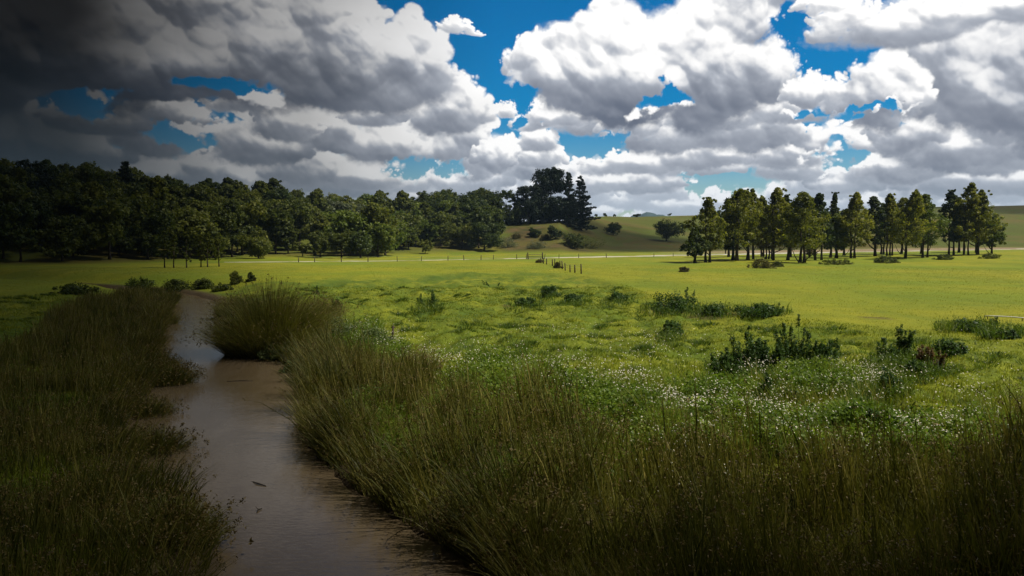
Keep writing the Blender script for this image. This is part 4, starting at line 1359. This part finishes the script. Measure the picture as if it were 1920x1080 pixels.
WEEDS = [
    (1492, 696, 112, 30, 36, mat_dock, "tallest dark weed clump with many upright leafy stalks", False),
    (1402, 700, 84, 28, 42, mat_dock, "dark weed clump with short spikes next to the tallest one", False),
    (1444, 706, 88, 24, 34, mat_dock, "dark upright weed clump joined to the tallest one at its foot", False),
    (1358, 712, 66, 22, 36, mat_dock, "spreading dark weed at the outer end of the tall weed group", False),
    (1540, 700, 62, 18, 30, mat_dock, "leafy weed at the foot of the tallest clump towards the daisies", False),
    (1556, 680, 46, 18, 24, mat_dock, "compact weed clump between the two tall groups", False),
    (1664, 676, 52, 10, 20, mat_dock, "weed with a few separate thin spikes beside the withered plant", False),
    (1694, 668, 66, 14, 15, mat_dock, "dark narrow weed clump with three tall spikes right beside the withered plant", False),
    (1740, 692, 54, 18, 26, mat_dead, "withered reddish brown weed hanging over on the green bank", True),
    (1716, 704, 36, 10, 20, mat_dock, "low dark weed under the withered brown one", False),
    (1432, 754, 56, 10, 18, mat_dock, "single dark weed standing among the daisies below the tall group", False),
    (1480, 764, 40, 8, 22, mat_dock, "ragged weed in the daisies beside the single dark one", False),
    (1622, 776, 44, 10, 24, mat_dock, "weed clump among the daisies before the rounded dark bush", False),
    (812, 577, 44, 7, 10, mat_dock, "thin upright weed alone on the smooth green slope", False),
    (790, 570, 18, 5, 10, mat_dock, "tiny weed beside the thin upright one on the slope", False),
    (630, 592, 34, 14, 16, mat_dock, "dark weed clump behind the tall sedge", False),
    (594, 550, 16, 5, 8, mat_dock, "short dark weed on the slope beyond the tall sedge", False),
    (925, 536, 12, 7, 26, mat_dock, "line of small weeds where rough bank meets the far field", False),
    (1000, 745, 50, 10, 34, mat_dock, "broad leafy weed in the lush herbs behind the rushes", False),
    (850, 745, 50, 12, 40, mat_dock, "dark broad leafed weed at the edge of the rushes", False),
    (1630, 836, 76, 9, 26, mat_dock, "tall dark leafed weed rising from the near daisies", False),
    (1900, 890, 110, 12, 24, mat_dock, "tall dark green blades at the outer edge of the near rushes", False),
    (1864, 612, 24, 5, 7, mat_dock, "single spike of weed standing against the white pole", False),
    (1290, 572, 34, 7, 22, mat_dock, "thin spikes rising out of the large leafy bush", False),
    (1450, 588, 24, 7, 30, mat_dock, "thin spikes rising out of the low spreading bush", False),
]
for i, (px, base, hp, ns, sp, mat, lab, dead) in enumerate(WEEDS):
    weed("weed", px, base, hp, ns, sp, mat, lab, i, dead)


def sedge(px, base, w_px, h_px, n, label, seed, lean=0.35, head=0.3):
    x, y, z = stand(px, base)
    w, h = w_px / FPX * y, h_px / FPX * y
    rng = np.random.default_rng(4000 + seed)
    a = rng.uniform(0, 2 * pi, n); r = rng.random(n) ** 0.6
    bx, by = np.cos(a) * r * w * 0.62, np.sin(a) * r * w * 0.55
    bz = np.maximum(ground_z(x + bx, y + by), WATER_Z - 0.1) - z - 0.05
    H = h * rng.uniform(0.35, 1.0, n) ** 0.8 * (1 - 0.35 * r ** 2)
    ld = a + rng.normal(0, 0.5, n)
    ln = r * lean * rng.uniform(0.3, 1.3, n); cv = r * lean * rng.uniform(0.2, 1.2, n)
    v, q, t = blades_arr(np.stack([bx, by, bz], 1), H, np.full(n, 0.013 + 0.00022 * y), rng.uniform(0, pi, n), ln, cv, ld, 3)
    o = link("sedge_clump", None, None, (x, y, z), label=label, category="sedge", group=None)
    link("blades", mesh_np("blades", v, q, t, mat_sedge), o)
    k = rng.random(n) < head
    kk = 0.93
    off = H * (ln * kk + cv * kk * kk); zz = H * (kk - 0.35 * np.abs(ln + cv * kk) * kk * kk)
    c = np.stack([bx + np.cos(ld) * off, by + np.sin(ld) * off, bz + zz], 1)[k]
    hv, hq, _ = leaf_cards(c, np.full(len(c), 0.06), 6, 0.065, rng, 0.2, 1.2, 0.4)
    link("seed_heads", mesh_np("seed_heads", hv, hq, None, mat_head), o)


sedge(508, 652, 124, 156, 6400, "huge fountain shaped clump of brown green sedge leaning over the stream", 0, 0.75, 0.14)
sedge(590, 616, 66, 76, 1700, "smaller sedge clump behind the huge one, browner at the tips", 1, 0.5, 0.3)
sedge(440, 590, 50, 50, 1300, "sedge clump at the water's edge beyond the huge one", 2, 0.45, 0.4)
sedge(290, 600, 60, 50, 1400, "shaded sedge clump across the water from the huge one", 3, 0.5, 0.3)
sedge(315, 735, 62, 66, 1500, "dark sedge clump bending from the shaded bank over the narrows", 4, 0.7, 0.3)
sedge(775, 720, 70, 90, 1300, "golden green sedge clump at the upper end of the near rushes", 5, 0.45, 0.12)
sedge(300, 690, 46, 50, 1100, "shaded sedge clump next down the far bank from the dark bending one", 6, 0.6, 0.2)
sedge(270, 800, 70, 60, 1300, "broad shaded sedge clump midway along the far bank", 7, 0.7, 0.2)
sedge(285, 880, 80, 80, 1400, "shaded sedge clump with long arching blades beside the floating stick", 8, 0.8, 0.2)
sedge(330, 1010, 110, 110, 1500, "nearest sedge clump of the far bank, arching over the dark water", 9, 0.8, 0.2)

sedge(1015, 1060, 90, 190, 1300, "olive sedge tuft rooted where the near rushes meet the lowest open water", 12, 0.55, 0.15)

CRESS = [(520, 672, 22, 36, "pale leafy waterside plant below the huge sedge clump"), (560, 698, 20, 32, "pale leafy plant spreading lowest over the water"), (600, 678, 24, 36, "pale leafy plant tucked against the rushes by the water"),
         (590, 650, 30, 40, "leafy green plant between the huge sedge and the daisies"), (640, 640, 40, 44, "mounded leafy plant crowned with small white flowers"), (700, 650, 34, 40, "leafy mound beside the wooden stake"), (615, 618, 24, 30, "bright leafy plant behind the mounded one")]
for i, (px, base, hp, wp, lab) in enumerate(CRESS):
    o = bush("leafy_plant", px, base, hp, wp, mat_cress, lab, cat="plant", seed=100 + i, leaf=0.075, n=70, per=46)

# ------------------------------------------------------------------ fences, stake, pole, sticks
def post_part(parent, x, y, z, h, w, rng, name="post"):
    lx, ly = rng.normal(0, 0.04) * h, rng.normal(0, 0.04) * h
    v, q, t = tubes([([(x, y, z - 0.3), (x + lx * 0.5, y + ly * 0.5, z + h * 0.5), (x + lx, y + ly, z + h)], [w * 1.05, w, w * 0.92])], 8)
    link(name, mesh_np(name, v, q, t, mat_wood, smooth=False), parent)
    return (x + lx, y + ly, z + h)


def fence(label, pts, h, w, seed, wires=(0.35, 0.65, 0.92), skip_wire=()):
    rng = np.random.default_rng(5000 + seed)
    p0 = pts[0]
    o = link("fence", None, None, p0, label=label, category="fence")
    tops = []
    for p in pts:
        hh = h * rng.uniform(0.85, 1.1)
        tops.append((np.array(p) - p0, post_part(o, p[0] - p0[0], p[1] - p0[1], p[2] - p0[2], hh, w * rng.uniform(0.8, 1.25), rng)))
    for f in wires:
        line = [tuple(b * (1 - f) + np.array(t) * f) for b, t in tops]
        v, q, t = tubes([(line, [0.006] * len(line))], 4)
        link("wire", mesh_np("wire", v, q, t, mat_wire), o)


P = [np.array(stand(px, py)) for px, py in ((1014, 493), (1019, 494.5), (1025, 496), (1036, 498.5), (1040, 499.5), (1050, 502.5), (1055, 504.5), (1060, 507.5), (1069, 510.5), (1078, 511.5), (1090, 513.5))]
fence("old wire fence on weathered wooden posts running down the middle of the field", P, 0.95, 0.07, 0)
P = [np.array(stand(px, float(np.interp(px, TR_PX, TR_PY)) + 0.8)) for px in (560, 590, 640, 690, 745, 790, 840, 870, 902, 925, 969, 987, 1021, 1048, 1085, 1137, 1226, 1262, 1300)]
fence("long distant post and wire fence along the pale track", P, 0.85, 0.06, 1, (0.5, 0.95))

# the farm gate in the far fence
g0 = np.array(stand(990, 486.4)); g1 = np.array(stand(1018, 486.0))
o = link("gate", None, None, tuple(g0), label="low wooden farm gate in the distant fence above the end of the wire fence", category="gate")
e = g1 - g0
for f in (0.25, 0.55, 0.85):
    v, q, t = tubes([([(0, 0, f * 1.0), tuple(e * 0.5 + np.array([0, 0, f])), tuple(e + np.array([0, 0, f]))], [0.05] * 3)], 6)
    link("rail", mesh_np("rail", v, q, t, mat_wood), o)
rg = np.random.default_rng(8)
post_part(o, 0.03, 0, 0, 1.25, 0.12, rg); post_part(o, e[0] - 0.03, e[1], e[2], 1.25, 0.12, rg)

# short stake in the daisies
x, y, z = stand(736, 650)
v, q, t = tubes([([(0, 0, -0.3), (0.01, 0, 0.4), (0.03, 0.0, 0.78)], [0.045, 0.045, 0.042])], 8)
v2, q2, t2 = tubes([([(-0.06, 0, 0.70), (0.03, 0, 0.715), (0.12, 0.0, 0.70)], [0.022, 0.024, 0.022])], 6)
o = link("stake", None, None, (x, y, z), label="short dark wooden stake standing among white flowers near the stream", category="stake")
link("shaft", mesh_np("shaft", v, q, t, mat_wood), o)
link("crosspiece", mesh_np("crosspiece", v2, q2, t2, mat_wood), o)

# the white pole lying along the edge of the mown field
a = np.array(stand(1846, 599)); b = np.array(stand(1990, 607))
e = b - a
o = link("white_pole", None, None, tuple(a), label="thin white pole lying along the edge of the mown field", category="pole")
L = [tuple(e * f + np.array([0, 0, gz(*(a + e * f)[:2]) - a[2] + 0.14 + 0.03 * sin(5 * f)])) for f in np.linspace(0, 1, 9)]
v, q, t = tubes([(L, [0.028] * 9)], 8)
link("tube", mesh_np("tube", v, q, t, mat_pipe, smooth=True), o)
for f in (0.04, 0.5, 0.96):
    p = e * f; zz = gz(*(a + p)[:2]) - a[2]
    v, q, t = tubes([([(p[0], p[1], zz - 0.15), (p[0], p[1], zz + 0.0), (p[0], p[1], zz + 0.115)], [0.02] * 3)], 6)
    link("peg", mesh_np("peg", v, q, t, mat_wood), o)

# distant pole behind the tree row
a = math.atan((1360 - 960) / FPX); d = 190.0
x, y = sin(a) * d, cos(a) * d; z = gz(x, y); h = CAM_Z + (450 - 371) / FPX * y - z
o = link("utility_pole", None, None, (x, y, z), label="thin bare utility pole showing between the crowns of the tree row", category="utility pole")
v, q, t = tubes([([(0, 0, -0.5), (0, 0, h * 0.5), (0, 0, h)], [0.15, 0.13, 0.10])], 8)
link("shaft", mesh_np("shaft", v, q, t, mat_wood, smooth=True), o)
v, q, t = tubes([([(-0.7, 0, h * 0.955), (0, 0, h * 0.955), (0.7, 0, h * 0.955)], [0.06] * 3)], 6)
link("crossarm", mesh_np("crossarm", v, q, t, mat_wood), o)

# sticks drifting on the water
for i, (px, py, L, ang, lab) in enumerate(((486, 908, 0.42, 2.5, "thin dark stick floating slantwise in the middle of the stream"), (486, 958, 0.20, 1.5, "short dark twig floating nearest to us in the stream"), (450, 715, 0.85, 0.1, "long dark stick floating level below the stream narrows"))):
    x, y = at(px, py, WATER_Z)
    ch = [([(-L / 2, 0, 0), (0, 0.02, 0.012), (L / 2, -0.01, 0.004)], [0.008, 0.014, 0.007]), ([(0.05 * L, 0.015, 0.01), (0.22 * L, 0.06, 0.03), (0.32 * L, 0.09, 0.05)], [0.007, 0.005, 0.003])]
    v, q, t = tubes(ch, 6)
    o = link("floating_stick", mesh_np("floating_stick", v, q, t, mat_bark, smooth=True), None, (x, y, WATER_Z + 0.008), label=lab, category="stick")
    o.rotation_euler = (0, 0, ang)

# ------------------------------------------------------------------ the far mountain
def make_mountain():
    d = 2800.0; a = math.atan((1212 - 960) / FPX); cx, cy = sin(a) * d, cos(a) * d
    n = 60
    V = []
    for j in range(n + 1):
        for i in range(n + 1):
            u, w = (i / n - 0.5) * 2, (j / n - 0.5) * 2
            V.append((u * 250, w * 300, 0))
    V = np.array(V, float)
    rr = np.hypot(V[:, 0] / 250 + 0.02, V[:, 1] / 300)
    hgt = 74 * np.clip(1 - rr, 0, 1) ** 1.15 * (1 + 0.25 * fbm(V[:, 0] * 0.015, V[:, 1] * 0.015, 1700, 4)) + 10 * np.clip(1 - rr, 0, 1)
    V[:, 2] = hgt
    Q = [(j * (n + 1) + i, j * (n + 1) + i + 1, (j + 1) * (n + 1) + i + 1, (j + 1) * (n + 1) + i) for j in range(n) for i in range(n)]
    m = new_mat("mountain_bush")
    nn = noise(position(), 0.01, 5.0, 0.6)
    out(principled(mixc(nn, (0.030, 0.055, 0.045), (0.055, 0.075, 0.065)), 0.95, 0.05))
    return mesh_np("mountain", V, Q, None, m, smooth=True), (cx, cy, 16.0)


mm, ml = make_mountain()
link("mountain", mm, None, ml, kind="structure")

# ------------------------------------------------------------------ clouds for shade, the large one added, and the air
SHADE_CLOUD_Z = 340.0


def shade_cloud_mesh(X, Y, tau):
    """A closed body of vapour whose thickness follows the optical depth tau wanted over the plan X, Y of its shadow on the ground."""
    dens = 0.05
    th = tau / dens * sin(SUN_EL)
    k = SHADE_CLOUD_Z / tan(SUN_EL)
    ox = sin(SUN_AZ) * k; oy = cos(SUN_AZ) * k
    top = np.stack([X + ox, Y + oy, SHADE_CLOUD_Z + th * 0.7 + 0.02], -1).reshape(-1, 3)
    bot = np.stack([X + ox, Y + oy, SHADE_CLOUD_Z - th * 0.3 - 0.02], -1).reshape(-1, 3)
    ny, nx = X.shape
    idx = np.arange(nx * ny).reshape(ny, nx)
    q = np.stack([idx[:-1, :-1], idx[:-1, 1:], idx[1:, 1:], idx[1:, :-1]], -1).reshape(-1, 4)
    N = nx * ny
    ring = np.concatenate([idx[0, :], idx[1:, -1], idx[-1, -2::-1], idx[-2:0:-1, 0]])
    r2 = np.roll(ring, -1)
    wall = np.stack([ring, ring + N, r2 + N, r2], -1)
    Q = np.concatenate([q, q[:, ::-1] + N, wall])
    return mesh_np("shade_cloud", np.concatenate([top, bot]), Q, None, mat_vapour, smooth=True)


def volume_mat(name, colour, dens, aniso=0.0):
    m = bpy.data.materials.new(name); m.use_nodes = True
    S.tree = m.node_tree; S.tree.nodes.clear()
    pv = S.tree.nodes.new('ShaderNodeVolumePrincipled')
    pv.inputs['Color'].default_value = rgb(colour)
    pv.inputs['Density'].default_value = dens
    pv.inputs['Anisotropy'].default_value = aniso
    o = S.tree.nodes.new('ShaderNodeOutputMaterial')
    S.tree.links.new(pv.outputs[0], o.inputs['Volume'])
    return m


mat_vapour = volume_mat("shade_cloud_vapour", (0.6, 0.62, 0.66), 0.05)

# a cloud added out of view, shaped to darken the left and the foreground
X, Y = np.meshgrid(np.arange(-420, 75, 4.0), np.concatenate([np.arange(-260, 60, 4.0), np.arange(60, 420, 6.0)]))
side = X + 0.40 * np.maximum(Y, 0) - 0.5
wid = 3.5 + 0.24 * np.maximum(Y, 0)
tau = np.maximum(4.2 * (1 - sst(-1.5, 0.75, side / wid)), 3.0 * (1 - sst(5.5, 12.5, Y + 0.04 * X)) * (1 - sst(30, 60, X)))
tau = np.clip(tau * (1 + 0.35 * fbm(X * 0.012, Y * 0.012, 1800, 4)), 0, 4.5)
tau = tau * sst(0, 1, np.minimum.reduce([X + 420, 114 - X, Y + 260, 420 - Y]) / 70)
link("shade_cloud", shade_cloud_mesh(X, Y, tau), kind="stuff")
# a small cloud that shades the slope below the pines, and one over the far right of the hill
for cx_, cy_, rx_, ry_, tm, sd in ((42, 268, 62, 52, 1.5, 1), (270, 470, 120, 90, 1.1, 2)):
    X, Y = np.meshgrid(np.arange(-rx_ * 1.4, rx_ * 1.41, 4.0) + cx_, np.arange(-ry_ * 1.4, ry_ * 1.41, 4.0) + cy_)
    rr = np.hypot((X - cx_) / rx_, (Y - cy_) / ry_) + 0.45 * fbm(X * 0.022, Y * 0.022, 1850 + sd, 4)
    link("shade_cloud", shade_cloud_mesh(X, Y, tm * (1 - sst(0.45, 1.1, rr)) * sst(1.39, 1.2, np.maximum(np.abs(X - cx_) / rx_, np.abs(Y - cy_) / ry_))), kind="stuff")

# the air between here and the far mountain
v = np.array([(sx, sy, sz) for sz in (-4.5, 112) for sx, sy in ((-3300, -3300), (3300, -3300), (3300, 3300), (-3300, 3300))], float)
q = [(0, 3, 2, 1), (4, 5, 6, 7), (0, 1, 5, 4), (1, 2, 6, 5), (2, 3, 7, 6), (3, 0, 4, 7)]
link("haze", mesh_np("haze", v, q, None, volume_mat("far_air", (0.50, 0.74, 1.0), 1.1e-4)), kind="stuff")

scene.cycles.max_bounces = 6
scene.cycles.diffuse_bounces = 3
scene.cycles.glossy_bounces = 2
scene.cycles.transmission_bounces = 4
scene.cycles.volume_bounces = 0
scene.cycles.transparent_max_bounces = 12
scene.cycles.use_denoising = True
